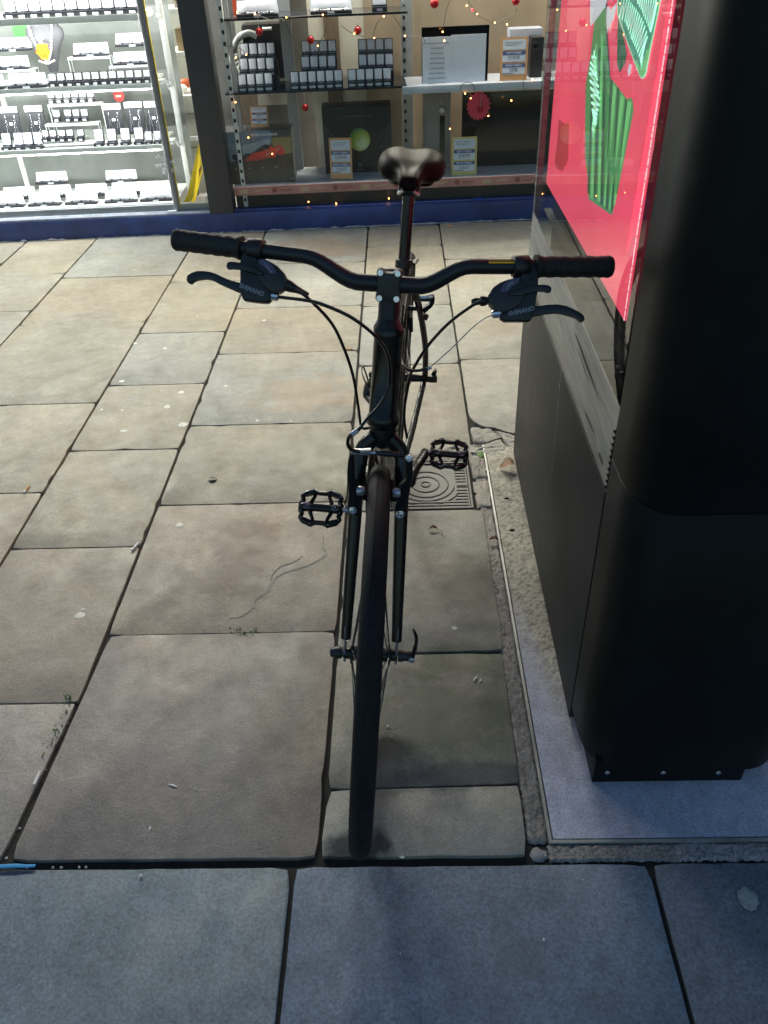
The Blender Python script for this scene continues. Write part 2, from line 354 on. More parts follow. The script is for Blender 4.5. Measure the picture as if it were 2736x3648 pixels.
for r, (ya, yb) in enumerate([(.823, .22), (.21, -.4), (-.41, -1.0), (-1.01, -1.6), (-1.61, -2.2), (-2.21, -2.8)]):
    x = -4.34-(.33 if r % 2 else 0)
    edges = [-.2285+.6735*k for k in range(-6, 7)] if r == 0 else [x+.72*k for k in range(14)]
    for a, b in zip(edges[:-1], edges[1:]):
        c = V((.130, .166, .224)); c = tuple(v*random.uniform(.94, 1.06) for v in c)
        if abs(a-.445) < .01: c = (.145, .165, .21)
        slab(mb, cols, [(a+.0045, ya), (b-.0045, ya), (b-.0045, yb), (a+.0045, yb)], c, z=-.002, jit=.0009)
o = build('slate_pavement', mb, M['slate'], fixn=False); tag(o, kind='structure'); setcol(o, cols)
mb = MB()
mb.grid([[V((x, y, -.0095)) for x in (-60, -6, 0, 5, 60)] for y in (-60, -3, 1, 5, 60)])
tag(build('ground', mb, M['mortar']), kind='structure')
# cement kerb band round the kiosk plate
def rough_strip(mb, x0, y0, x1, y1, nx, ny, z, amp, seed, edge=.004):
    rr = random.Random(seed); rows = []
    for j in range(ny+1):
        row = []
        for i in range(nx+1):
            x = x0+(x1-x0)*i/nx; y = y0+(y1-y0)*j/ny; zz = z+rr.uniform(-amp, amp)
            if i in (0, nx): x += rr.uniform(-edge, edge)*.6; zz -= .004
            if j in (0, ny): y += rr.uniform(-edge, edge)*.6; zz -= .004
            row.append(V((x, y, zz)))
        rows.append(row)
    mb.grid(rows); return len(rows[0])-1, ny
mb = MB()
rough_strip(mb, .2235, .868, .2625, 2.27, 9, 240, -.0035, .0018, 1)
rough_strip(mb, .258, .829, 1.0, .8655, 160, 9, -.002, .0016, 2)
rough_strip(mb, .885, .868, .93, 2.6, 5, 90, -.003, .002, 3)
o = build('cement_kerb', mb, M['cement'], smooth=1.2, fixn=False); tag(o, kind='structure')
rr = random.Random(12)
setcolv(o, lambda p: tuple(V(((.30, .27, .24) if p.y > 1.6 else (.25, .225, .215) if p.x < .5 else (.36, .31, .32)))*rr.choice([.5, .75, .9, 1, 1, 1.1, 1.15])))
# broken stones set in mortar behind the inspection cover
mb = MB(); rr = random.Random(5); sc_cols = []
stones = [((.232, 2.43), (.30, 2.415), (.335, 2.36), (.27, 2.315), (.235, 2.33)), ((.31, 2.41), (.385, 2.36), (.46, 2.33), (.45, 2.26), (.36, 2.28), (.335, 2.345)),
    ((.212, 2.32), (.262, 2.31), (.33, 2.345), (.355, 2.27), (.262, 2.25), (.214, 2.265)), ((.213, 2.25), (.262, 2.24), (.262, 2.12), (.215, 2.11)),
    ((.213, 2.10), (.262, 2.105), (.262, 1.96), (.216, 1.955)), ((.13, 2.213), (.205, 2.213), (.21, 2.255), (.17, 2.27), (.135, 2.26)), ((.205, 2.33), (.19, 2.29), (.14, 2.28), (.10, 2.255), (.12, 2.33)),
    ((-.17, 2.213), (.12, 2.213), (.09, 2.26), (-.17, 2.255)), ((.46, 2.33), (.86, 2.32), (.86, 2.26), (.46, 2.27))]
for s_ in stones:
    cx = sum(p[0] for p in s_)/len(s_); cy = sum(p[1] for p in s_)/len(s_); n0 = len(mb.f); ring = []
    for i in range(len(s_)):
        a, b = V(s_[i]), V(s_[(i+1) % len(s_)])
        for j in range(5): p = a.lerp(b, j/5); ring.append(p+V((rr.uniform(-.003, .003), rr.uniform(-.003, .003))))
    m_ = len(ring); vs = []
    for zz, k in ((-.014, 1.0), (-.006, .99), (.0, .93), (.002, .7), (.0015, .35)):
        for p in ring: vs.append(V((cx+(p.x-cx)*k, cy+(p.y-cy)*k, zz+(rr.uniform(-.003, .003) if k < 1 else 0))))
    vs.append(V((cx, cy, .002))); fs = [(r*m_+k, r*m_+(k+1) % m_, (r+1)*m_+(k+1) % m_, (r+1)*m_+k) for r in range(4) for k in range(m_)]
    fs += [(4*m_+k, 4*m_+(k+1) % m_, 5*m_) for k in range(m_)]
    mb.add(vs, fs); c = rr.choice([(.38, .35, .3), (.33, .3, .26), (.36, .32, .28)]); sc_cols += [c]*len(fs)
o = build('broken_stone_patch', mb, M['cement'], smooth=.9); tag(o, kind='structure'); setcol(o, sc_cols)
# ---- inspection cover
M['cover'] = mat('grey_composite', (.085, .085, .08), .5, 0, .2, 30, .2, 200)
ic = thing('inspection_cover', (.077, 2.085, 0), 'grey square inspection cover with raised rings and ribs sunk in the paving', 'inspection cover')
x0, x1, y0, y1 = -.05, .205, 1.957, 2.21
mb = MB(); mb.box((x0, y0, -.012), (x1, y0+.006, .001)); mb.box((x0, y1-.006, -.012), (x1, y1, .001)); mb.box((x0, y0+.006, -.012), (x0+.006, y1-.006, .001)); mb.box((x1-.006, y0+.006, -.012), (x1, y1-.006, .001))
build('frame', mb, M['cover'], ic)
mb = MB(); mb.box((x0+.008, y0+.008, -.012), (x1-.008, y1-.008, -.0035)); cxr, cyr = .065, 2.09
for r, a0, a1 in ((.014, 0, 360), (.042, 0, 360), (.07, 0, 360), (.09, 150, 350), (.112, 150, 335)):
    n_ = 40; pts = [V((cxr+r*math.cos(math.radians(a0+(a1-a0)*i/n_)), cyr+r*math.sin(math.radians(a0+(a1-a0)*i/n_)), -.003)) for i in range(n_+(0 if a1-a0 == 360 else 1))]
    mb.tube(pts, .0026, 6, closed=(a1-a0 == 360), flat=.8)
for i in range(15):
    y = y0+.018+i*.0157
    for xa, xb in ((x0+.012, x1-.012),):
        if y < y0+.045: mb.box((xa, y, -.0038), (xb, y+.0055, -.0012)); continue
        half = math.sqrt(max(0, .118**2-(y-cyr)**2))
        if cxr-half > xa+.006: mb.box((xa, y, -.0038), (cxr-half-.004, y+.0055, -.0012))
        xs = max(cxr+half+.006, .135); xs = min(xs, .16)
        if abs(y-2.075) > .01 and xs < xb: mb.box((xs, y, -.0038), (xb, y+.0055, -.0012))
build('lid', mb, M['cover'], ic)
mb = MB(); mb.box((.162, 2.068, -.0036), (.195, 2.082, -.0032)); build('keyhole', mb, M['rubber'], ic)
# ================================================================ ADVERTISING KIOSK
GX = lambda y: .350+.009*(y-1.2)              # glass plane
kp = thing('steel_base_plate', (.57, 1.6, 0), 'flat grey steel plate bolted over the paving under the dark kiosk', 'ground plate')
mb = MB(); mb.box((.2715, .8745, -.006), (.8775, 2.30, .0006)); rr = random.Random(6); mb.grid([[V((.2715+.606*i/90, .8745+1.4255*j/220, .0009+rr.uniform(-.0001, .0001))) for i in range(91)] for j in range(221)])
o = build('plate', mb, M['plate'], kp, fixn=False, smooth=1.5); 
def plcol(p):
    y = p.y+1.6; x = p.x+.57; t_ = min(1, max(0, (y-1.16+.12*math.sin(x*40))/.32)); a_ = V((.45, .44, .55)); b_ = V((.40, .36, .29))*rr.choice([.45, .7, .9, 1, 1.1, 1.2]); return tuple(a_.lerp(b_, t_))
setcolv(o, plcol)
mb = MB(); mb.box((.2625, .8655, -.012), (.2685, 2.31, .0016)); mb.box((.2685, .8655, -.012), (.885, .8715, .0016)); mb.box((.8805, .8715, -.012), (.885, 2.31, .0016))
build('rim', mb, M['panel_edge'], kp)
ki = thing('advertising_kiosk', (.57, 1.6, 0), 'tall dark advertising kiosk with a lit red poster behind glass and a rounded black column', 'advertising kiosk')
def colring(x0, x1, y0, y1, r, z, n=8):
    ry = r*1.4; o = []                        # deeper than wide: the cover sweeps round into its sides
    for sx, sy, a0, rx_, ry_ in ((1, 1, 0, r*.2, r*.1), (-1, 1, 90, r*.1, r*.1), (-1, -1, 180, r, ry), (1, -1, 270, r*1.25, ry)):
        cx = (x1-rx_ if sx > 0 else x0+rx_); cy = (y1-ry_ if sy > 0 else y0+ry_)
        for i in range(2*n+1): a = math.radians(a0+90*i/(2*n)); o.append(V((cx+rx_*math.cos(a), cy+ry_*math.sin(a), z)))
    return o
def column(z0, z1, ins=0., name='column_cover', edge=.004):
    mb = MB(); rings = []
    for z, i_ in ((z0, edge+.003), (z0+.002, edge*.4), (z0+edge, 0), (z1-edge, 0), (z1-.001, edge*.5), (z1, edge)):
        rings.append(colring(.3505+ins+i_, .752-ins-i_, .985+ins+i_, 1.1555-ins, .072-i_, z))
    k = len(rings[0])
    mb.add([p for r in rings for p in r], [(a*k+i, a*k+(i+1) % k, (a+1)*k+(i+1) % k, (a+1)*k+i) for a in range(5) for i in range(k)]+[tuple(range(k))[::-1], tuple(5*k+i for i in range(k))])
    return build(name, mb, M['black_metal'], ki, smooth=1.)
zs = ony(2350, 1838, .985).z
column(.055, zs-.0005, edge=.0015); column(zs+.0005, 2.55, edge=.0015)
mb = MB(); mb.box((.370, .999, .0014), (.673, 1.15, .07)); build('base_skirt', mb, M['black_metal'], ki, bev=.001)
mb = MB()
for px in (2163, 2362, 2558):
    p = ony(px, 2751, .999); p.z = max(p.z, .012); mb = MB(); mb.lathe((p.x, .999, p.z), (0, -1, 0), [(0, .0055), (.002, .0055), (.0035, .003), (.0036, 0)], 12); build('bolt', mb, M['silver'], ki)
# body and lower panel
mb = MB(); mb.box((.39, 1.157, .03), (.74, 2.235, .60)); mb.box((.412, 1.17, .60), (.72, 2.21, 2.45)); build('body', mb, M['black_metal'], ki)
mb = MB(); pr_ = [(.350, 1.157, .012), (.3575, 2.243, .012), (.3575, 2.243, .619), (.350, 1.157, .619)]; mb.prism(pr_, (.03, 0, 0)); build('lower_panel', mb, M['panel'], ki, bev=.0012)
mb = MB(); mb.prism([(.7415, 1.157, .012), (.7415, 2.243, .012), (.7415, 2.243, .62), (.7415, 1.15, .62)], (.02, 0, 0)); build('lower_panel', mb, M['panel'], ki, bev=.001)
M['scratch'] = mat('bare_scratch', (.42, .41, .38), .5, .4, .4, 300)
mb = MB()
def scr(a, b, wd, n=14, sd=1):
    r_ = random.Random(sd); A = onx(*a, .3535); B = onx(*b, .3535); pts = []
    for i in range(n): p = A.lerp(B, i/(n-1)); pts.append(V((.350+.0075*(p.y-1.15)/1.093-.0006, p.y+r_.uniform(-.0004, .0004), p.z)))
    mb = MB()
    for i in range(n-1):
        w1 = wd*r_.uniform(.5, 1.6); p, q = pts[i], pts[i+1]
        mb.add([p, q, q+V((0, w1, 0)), p+V((0, w1, 0))], [(0, 1, 2, 3)])
    build('scratch', mb, M['scratch'], ki)
for q_ in (1,):
  scr((2000, 1319), (1984, 1500), .0022, 14, 1); scr((1984, 1500), (1972, 1640), .0016, 12, 2); scr((1970, 1650), (1967, 1692), .002, 5, 3); scr((1919, 1883), (1909, 1990), .0014, 8, 4); scr((1958, 1240), (1944, 1520), .0006, 10, 5)
# sloping trim band between lower panel and glass
mb = MB(); rows = []
for y in (1.157, 1.35, 1.55, 1.75, 2.0, 2.243):
    k = .350+.0075*(y-1.15)/1.093
    rows.append([V((k+.004, y, .6205)), V((k+.0015, y, .624)), V((GX(y)+.0005, y, .700)), V((GX(y)+.004, y, .789))])
mb.grid(rows); o = build('trim_band', mb, M['panel_edge'], ki, smooth=.9)
M['chipw'] = mat('chipped_paint', (.6, .6, .58), .7, 0, .2)
mb = MB(); r_ = random.Random(9)
for cx_, cy_, n_ in ((2003, 1018, 7), (1995, 1045, 6), (1980, 1140, 7), (2010, 1162, 4), (2008, 1205, 5), (2006, 1248, 5), (2003, 1272, 4), (2004, 1290, 5), (2000, 1090, 2)):
    for i in range(n_):
        p = onx(cx_+r_.gauss(0, 5), cy_+r_.gauss(0, 8), .357); y = p.y; k = .350+.0075*(y-1.15)/1.093
        xx = k+.0015+(GX(y)-k-.0015)*(p.z-.624)/.076 if p.z < .7 else GX(y)+.0005+.0035*(p.z-.7)/.087
        s_ = r_.uniform(.0008, .0026); mb.add([V((xx-.0007, y+math.cos(a)*s_*r_.uniform(.5, 1.6), p.z+math.sin(a)*s_*r_.uniform(.5, 1.4))) for a in (0, 1.1, 2.2, 3.3, 4.4, 5.4)], [tuple(range(6))])
build('paint_chip', mb, M['chipw'], ki)['kind'] = 'stuff'
M['streak'] = mat('scuff_mark', (.055, .055, .055), .6, 0, .3, 40)
mb = MB()
for a, b, wd in (((1905, 880), (1945, 965), .004), ((2052, 1190), (2145, 1432), .010), ((2090, 1465), (2130, 1553), .006), ((2140, 1610), (2160, 1660), .009), ((2060, 1240), (2110, 1380), .003)):
    A = onx(*a, .356); B = onx(*b, .356); n_ = 9; L1 = []; L2 = []
    for i in range(n_):
        t = i/(n_-1); p = A.lerp(B, t); y = p.y; k = .350+.0075*(y-1.15)/1.093; z = max(.628, min(.783, p.z)); h = wd*math.sin(math.pi*min(1, t*.9+.1))*.5
        for Lx, s2 in ((L1, -1), (L2, 1)):
            z2 = z+s2*h; xx = k+.0015+(GX(y)-k-.0015)*(z2-.624)/.076 if z2 < .7 else GX(y)+.0005+.0035*(z2-.7)/.087
            Lx.append(V((xx-.0004, y, z2)))
    mb = MB(); mb.grid([L1, L2]); build('scuff', mb, M['streak'], ki)
# far post, rubber teeth
mb = MB(); mb.box((.3665, 2.244, .012), (.383, 2.262, 2.3)); build('frame_post', mb, M['panel_edge'], ki, bev=.001)
mb = MB()
for i in range(9):
    z = .622+i*.0175; mb.prism([(.3645, 2.2435, z), (.3645, 2.2435, z+.007), (.3645, 2.2515, z+.003)], (-.004, 0, 0))
build('rubber_teeth', mb, M['rubber'], ki); mb = MB()
for i in range(10):
    z = .628+i*.0125; mb.prism([(.3495, 1.157, z), (.3495, 1.157, z+.006), (.3495, 1.166, z+.001)], (.004, 0, 0))
build('rubber_teeth', mb, M['rubber'], ki)
# glass and its dark surround
M['kglass'] = glassmat('toughened_glass', 1.85, (.93, .96, .95), .035, .0)
mb = MB(); mb.prism([(GX(1.158), 1.158, .7915), (GX(2.242), 2.242, .7915), (GX(2.242), 2.242, 2.3), (GX(1.158), 1.158, 2.3)], (.005, 0, 0)); build('glass_pane', mb, M['kglass'], ki)
mb = MB(); mb.box((.386, 1.157, .7905), (.41, 1.165, 2.3)); mb.box((.3895, 1.165, .7905), (.41, 2.236, .794)); mb.box((.34, 1.1, 2.301), (.76, 2.26, 2.42)); build('housing', mb, M['black_metal'], ki)
# poster: red lit sheet with drawn shapes
def em(name, c, e, var=.06, sc_=5):
    return mat(name, c, .5, 0, var, sc_, emit=e)
PE = .40
M['p_red'] = em('poster_red', (.80, .065, .125), PE*1.05, .14, 2.); M['p_green'] = em('poster_green', (.07, .26, .09), PE, .12); M['p_dkgreen'] = em('poster_dark_green', (.025, .10, .05), PE)
M['p_ltgreen'] = em('poster_light_green', (.16, .50, .17), PE); M['p_teal'] = em('poster_teal', (.06, .26, .19), PE); M['p_mint'] = em('poster_mint', (.48, .74, .62), PE); M['p_white'] = em('poster_white', (.60, .60, .66), PE)
M['p_dark'] = em('poster_dark', (.05, .05, .06), PE); M['p_edge'] = em('poster_edge', (.9, .55, .6), PE*1.3); M['p_maroon'] = em('poster_maroon', (.48, .035, .05), PE); M['p_pink'] = em('poster_pink', (.75, .10, .17), PE*1.1)
PX = .3875
po = MB(); po.box((PX, 1.326, .865), (PX+.004, 2.212, 2.22)); poster = build('poster', po, M['p_red'], ki, label='lit red poster with a green striped tree shape and white drawn lettering')
po = MB(); po.box((.724, 1.30, .865), (.728, 2.212, 2.22)); build('poster', po, em('poster_far_side', (.80, .62, .80), 1.5, .1, 2.), ki, label='lit poster on the far side of the kiosk, out of sight')
mb = MB(); mb.add([V((.748, 1.158, .7915)), V((.748, 2.242, .7915)), V((.748, 2.242, 2.3)), V((.748, 1.158, 2.3))], [(0, 1, 2, 3)]); build('glass_pane', mb, M['kglass'], ki, fixn=False)
def art(name, polys, m, layer):
    mb = MB()
    for P in polys:
        q = [onx(a, b, PX) for a, b in P]; q = [V((PX-.0004*layer, p.y, p.z)) for p in q]; mb.add(q, [tuple(range(len(q)))])
    return build(name, mb, m, poster)
def art3(polys, name, m, layer, s=2.458, ox=1850, oy=0): return art(name, [[(ox+x/s, oy+y/s) for x, y in P] for P in polys], m, layer)
def stroke(P, wd, name, m, layer, s=4.1475, ox=2050, oy=0):
    mb = MB(); Q = [onx(ox+x/s, oy+y/s, PX) for x, y in P]
    for a, b in zip(Q[:-1], Q[1:]):
        a = V((PX-.0004*layer, a.y, a.z)); b = V((PX-.0004*layer, b.y, b.z)); d = (b-a)
        if d.length < 1e-5: continue
        nn = V((0, -d.z, d.y)).normalized()*wd/2; mb.add([a+nn, b+nn, b-nn, a-nn], [(0, 1, 2, 3)])
    return mb
M_ = art3([[(1050, 1900), (1180, 1300), (1215, 1000), (1250, 560), (1280, 300), (1318, 0), (1325, 0), (1000, 2212), (985, 2260), (940, 2212)]], 'printed_shade', M['p_pink'], 1)
art3([[(680, -10), (770, -10), (770, 340), (790, 520), (800, 680), (850, 740), (925, 840), (950, 870), (985, 850), (1000, 900), (1005, 970), (960, 1200), (905, 1480), (850, 1750), (815, 1885), (610, 1745), (600, 1540), (580, 1380), (580, 1000), (585, 740), (630, 480)]], 'printed_tree', M['p_green'], 2)
bands = []; lights = []
for k, (xt, yt, xb, yb, wt, wb) in enumerate([(645, 560, 600, 1700, 14, 20), (700, 420, 655, 1750, 20, 26), (745, 560, 715, 1800, 18, 26), (800, 690, 762, 1835, 22, 22), (862, 760, 805, 1850, 22, 20), (935, 870, 850, 1700, 20, 14)]):
    bands.append([(xt, yt), (xt+wt, yt+10), (xb+wb, yb), (xb, yb-10)])
for k, (xt, yt, xb, yb, wt, wb) in enumerate([(668, 500, 630, 1740, 16, 20), (722, 300, 692, 1770, 18, 20), (830, 740, 742, 1810, 26, 16), (895, 830, 788, 1840, 28, 14), (955, 880, 830, 1800, 34, 14)]):
    lights.append([(xt, yt), (xt+wt, yt+20), (xb+wb, yb), (xb, yb-10)])
art3(bands, 'printed_stripe', M['p_dkgreen'], 3); art3(lights, 'printed_stripe', M['p_ltgreen'], 3)
art3([[(762, -10), (780, -10), (775, 200), (800, 560), (806, 690), (797, 680), (770, 340)]], 'printed_line', M['p_dark'], 4)
art3([[(870, 120), (905, 250), (945, 470), (930, 560), (880, 640), (860, 560), (862, 300)]], 'printed_leaf', M['p_dkgreen'], 2)
art3([[(348, 1040), (400, 1085), (440, 1075), (435, 1250), (432, 1400), (380, 1500), (325, 1470), (312, 1410), (335, 1250)]], 'painted_reflection', M['p_maroon'], 2)  # a reflection in the glass, painted as a flat maroon shape
art3([[(630, -10), (780, -10), (762, 60), (650, 215), (628, 228)]], 'printed_wing', M['p_white'], 5)
art3([[(775, 60), (800, 55), (808, 88), (865, 20), (850, 120), (835, 175), (818, 205), (806, 300), (797, 222), (785, 300), (772, 220), (770, 140)]], 'printed_bird', M['p_white'], 5)
art3([[(975, 560), (993, 565), (988, 640), (965, 672), (960, 620)]], 'printed_drop', M['p_white'], 5)
art3([[(870, -10), (1258, -10), (1235, 110), (1192, 310), (1160, 470), (1132, 630), (1112, 678), (1087, 694), (1068, 672), (1010, 520), (940, 330), (868, 120)]], 'banner_edge', M['p_mint'], 6)
art3([[(880, -10), (1250, -10), (1228, 110), (1186, 310), (1152, 470), (1125, 620), (1105, 665), (1087, 682), (1074, 665), (1018, 520), (948, 330), (875, 115)]], 'banner', M['p_ltgreen'], 7)
art3([[(885, -10), (1246, -10), (1224, 110), (1180, 310), (1150, 430), (1128, 440), (1100, 575), (1080, 590), (1030, 520), (955, 330), (880, 100)]], 'banner_field', M['p_teal'], 8)
def zig(up, dn, n, wd, name='hand_lettering', s=4.1475, ox=2050):
    def at(P, t):
        t *= len(P)-1; i = min(int(t), len(P)-2); f = t-i; return (P[i][0]+(P[i+1][0]-P[i][0])*f, P[i][1]+(P[i+1][1]-P[i][1])*f)
    pts = []
    for i in range(n):
        t = i/(n-1); u_ = at(up, t); d_ = at(dn, t); pts += [u_, ((u_[0]+d_[0])/2+3, (u_[1]+d_[1])/2), d_]
        if i % 3 == 1: pts += [((u_[0]*.4+d_[0]*.6)+16, u_[1]*.4+d_[1]*.6)]
    build(name, stroke(pts, wd, name, M['p_mint'], 9, s, ox), M['p_mint'], poster)
zig([(715, -40), (810, -20), (870, 60), (930, 130), (990, 230), (1050, 330), (1105, 520), (1050, 640)], [(680, 270), (770, 330), (800, 410), (850, 560), (890, 640), (935, 740), (985, 880), (1005, 980)], 17, .0042)
zig([(930, -60), (1000, -50), (1070, -40), (1150, -40), (1230, -20), (1240, 60)], [(960, 60), (1010, 150), (1050, 260), (1100, 370), (1135, 470), (1150, 470)], 12, .004)
zig([(690, 385), (640, 520), (628, 640), (640, 800), (650, 960), (665, 1030), (650, 1110)], [(668, 500), (690, 620), (712, 760), (722, 900), (700, 1010), (690, 1080), (658, 1200)], 16, .0045, s=2.458, ox=1850)
# bright leaking edge of the poster
mb = MB(); r_ = random.Random(3); z = .866
while z < 2.2:
    h = r_.uniform(.004, .012); mb.box((PX-.0012, 1.3235+r_.uniform(0, .001), z), (PX-.0004, 1.3275+r_.uniform(0, .002), z+h)); z += h+r_.uniform(.0005, .004)
build('backlight_edge', mb, M['p_edge'], poster)
# ================================================================ SHOP
M['blue'] = mat('blue_plinth_paint', (.030, .054, .185), .5, 0, .45, 5, .3, 60); M['bluegrey'] = mat('dirty_blue_ledge', (.33, .35, .42), .6, 0, .3, 30)
M['wall'] = mat('painted_render', (.30, .29, .28), .8, 0, .1, 3, .2, 40); M['post'] = mat('dark_frame_metal', (.05, .052, .056), .4, .2, .15, 6)
M['w_frame'] = mat('white_cabinet', (.72, .74, .72), .4, 0, .05); M['grey_frame'] = mat('grey_tube', (.28, .29, .31), .35, .5, .1)
M['upright'] = mat('grey_upright', (.33, .34, .34), .45, .2, .1); M['shopfloor'] = mat('shop_floor', (.30, .28, .26), .5); M['shopwall'] = mat('shop_wall', (.42, .43, .40), .8, 0, .12, 1.5)
M['card'] = mat('cardboard', (.36, .28, .19), .8, 0, .12, 5); M['cardlt'] = mat('pale_board', (.58, .54, .44), .7, 0, .08, 4); M['wood'] = mat('brown_wood', (.17, .125, .085), .6, 0, .25, 8, stretch=(8, 1, 1))
M['glassblk'] = mat('dark_glass_shelf', (.02, .025, .03), .12, 0, .1); M['acrylic'] = mat('clear_acrylic_edge', (.75, .78, .76), .15, 0, .04)
M['pad'] = mat('grey_leatherette', (.70, .71, .77), .55, 0, .07, 20); M['padw'] = mat('white_satin_pad', (.85, .86, .88), .5, 0, .05, 12); M['blackbox'] = mat('black_box_card', (.018, .019, .026), .4, 0, .2)
M['label'] = mat('price_label', (.60, .62, .66), .5, 0, .05); M['darkback'] = mat('cabinet_back', (.17, .185, .175), .3, 0, .3, 3); M['screen'] = mat('dark_screen', (.006, .006, .007), .12, 0, .1)
M['orangecard'] = mat('orange_card', (.62, .33, .14), .6, 0, .08); M['yellowcard'] = mat('yellow_card', (.62, .52, .18), .6, 0, .06); M['cardblue'] = mat('card_blue_print', (.07, .10, .26), .5, 0, .05); M['ink'] = mat('grey_ink', (.16, .17, .19), .6, 0, .05)
M['paper'] = mat('white_paper', (.60, .64, .72), .7, 0, .03); M['pink'] = mat('printed_pink_strip', (.60, .25, .21), .5, 0, .25, 5); M['peach'] = mat('strip_peach_print', (.66, .42, .26), .5, 0, .1); M['stripred'] = mat('strip_badge', (.36, .09, .07), .5)
M['baublered'] = mat('red_foil', (.42, .018, .02), .2, .4, .15, 90); M['rosette'] = mat('red_paper', (.50, .035, .07), .6, 0, .08)
M['bulb'] = mat('warm_bulb', (1, .36, .08), .4, 0, 0, emit=9.); M['bulbw'] = mat('white_bulb', (1, .75, .45), .4, 0, 0, emit=7.); M['fwire'] = mat('string_light_wire', (.06, .045, .03), .5)
M['shopglass'] = glassmat('window_glass', 1.38, (.95, .97, .96), .006)
SH = thing('shop_front', SM @ V((0, 0, 0)), 'lit shop front with big display windows over a low blue plinth', 'shop')
def sb(name, boxes, m, par=None, **k):
    mb = MB()
    for a, b in boxes: mb.box(a, b)
    return build(name, mb, m, par or SH, xf=SM, **k)
sb('plinth', [((-4.6, 0, -.02), (4.2, .12, .1065))], M['blue'], bev=.003)
sb('ledge', [((-4.6, .004, .1068), (-.30, .10, .117))], M['bluegrey'], bev=.002); sb('window_sill', [((-4.6, .06, .1172), (-.30, .10, .150))], M['grey_frame'])
sb('window_post', [((-.302, -.006, .107), (-.166, .12, 2.4))], M['post'], bev=.006)
mb = MB(); mb.lathe((-.4955, .062, .117), (0, 0, 1), [(0, .018), (2.28, .018)], 20); build('window_pole', mb, M['grey_frame'], SH, xf=SM)
sb('pole_trim', [((-.4775, .058, .117), (-.4735, .070, 2.4))], M['yellow'])
sb('wall', [((-9, -.02, 2.4), (9, .25, 8.)), ((-9, 0, -.02), (-4.61, .25, 2.4)), ((4.21, 0, -.02), (9, .25, 2.4)), ((-9, 7.2, -.02), (9, 7.4, 3)), ((-9.2, 0, -.02), (-9.01, 7.2, 3)), ((9.01, 0, -.02), (9.2, 7.2, 3))], M['wall'])
sb('fascia', [((-4.6, -.10, 2.42), (4.2, -.021, 3.1))], M['blue'])
sb('floor', [((-9, .12, -.02), (9, 7.2, .04))], M['shopfloor']); sb('ceiling', [((-9, .25, 2.8), (9, 7.2, 2.95))], M['w_frame'])
for a, b in ((-4.6, -2.02), (-2.0, -.52), (-.48, -.303), (-.165, 1.9), (1.94, 4.2)):
    sb('window_pane', [((a, .050, .118), (b, .056, 2.399))], M['shopglass'])
mb = MB(); r_ = random.Random(17); x = -2.6; pts = []; rad = []
while x < 1.7: pts.append(V((x, -.004+r_.uniform(-.004, .003), .0))); rad.append(max(.0015, r_.gauss(.005, .003))); x += r_.uniform(.012, .04)
mb.tube(pts, rad, 6); tag(build('plinth_dirt', mb, mat('flaked_dirt', (.30, .29, .30), .9, 0, .5, 40, .6, 100), None, xf=SM), 'line of pale flaked dirt along the foot of the blue plinth', 'dirt', kind='stuff')
# interior of the shop behind the cabinets
sb('partition', [((-4.6, 1.6, .04), (-.62, 1.65, 2.4)), ((-.62, 1.2, .04), (-.1, 1.25, 2.4))], M['shopwall'])
for i, (x, y) in enumerate([(-3.2, 1.0), (-1.2, 1.2), (.7, 1.35), (2.6, 1.35), (-1.8, 2.6), (.6, 2.6), (-.5, 4.2)]):
    t = thing('ceiling_light', SM @ V((x, y, 2.79)), ['white ceiling panel light far left inside the shop', 'white ceiling panel light over the jewellery cabinet', 'white ceiling panel light over the electronics display', 'white ceiling panel light right of the kiosk line', 'white ceiling panel light deeper in, left', 'white ceiling panel light deeper in, right', 'white ceiling panel light at the back of the shop'][i], 'ceiling light', 'ceiling lights inside the shop')
    mb = MB(); mb.box((x-.61, y-.31, 2.765), (x+.61, y+.31, 2.799)); build('frame', mb, M['w_frame'], t, xf=SM)
    mb = MB(); mb.box((x-.58, y-.28, 2.7625), (x+.58, y+.28, 2.7648)); build('diffuser', mb, mat('panel_diffuser%d' % i, (.95, .93, .88), .5, emit=3.), t, xf=SM)
    warm = (1, .90, .74) if x > -1 else (1, .96, .88)
    area('ceiling_lamp', SM @ V((x, y, 2.755)), (0, 0, -1), 1.14, .54, CEIL[i], warm)
# ---------------------------------------------------------------- left: jewellery cabinet
def cuboid(name, m, par, a, b, **k): mb = MB(); mb.box(a, b); return build(name, mb, m, par, xf=SM, **k)
cab = thing('jewellery_cabinet', SM @ V((-1.3, .3, 0)), 'tall white-framed jewellery cabinet with bright glass shelves behind the left window', 'display cabinet')
cuboid('base', M['w_frame'], cab, (-2.6, .085, .05), (-.50, .50, .155))
for x in (-.462, -2.6):
    mb = MB(); mb.box((x, .26, .12), (x+.03, .29, 2.3)); build('frame_post', mb, M['w_frame'], cab, xf=SM, bev=.003)
mb = MB()
for x in (-1.46,): mb.box((x, .42, .155), (x+.022, .44, 1.3))
build('frame_rail', mb, M['w_frame'], cab, xf=SM)
cuboid('back_panel', M['darkback'], cab, (-2.6, .62, .05), (-.47, .63, 2.3))
SHZ = {'1': 1.062, '2': .748, '3': .447}
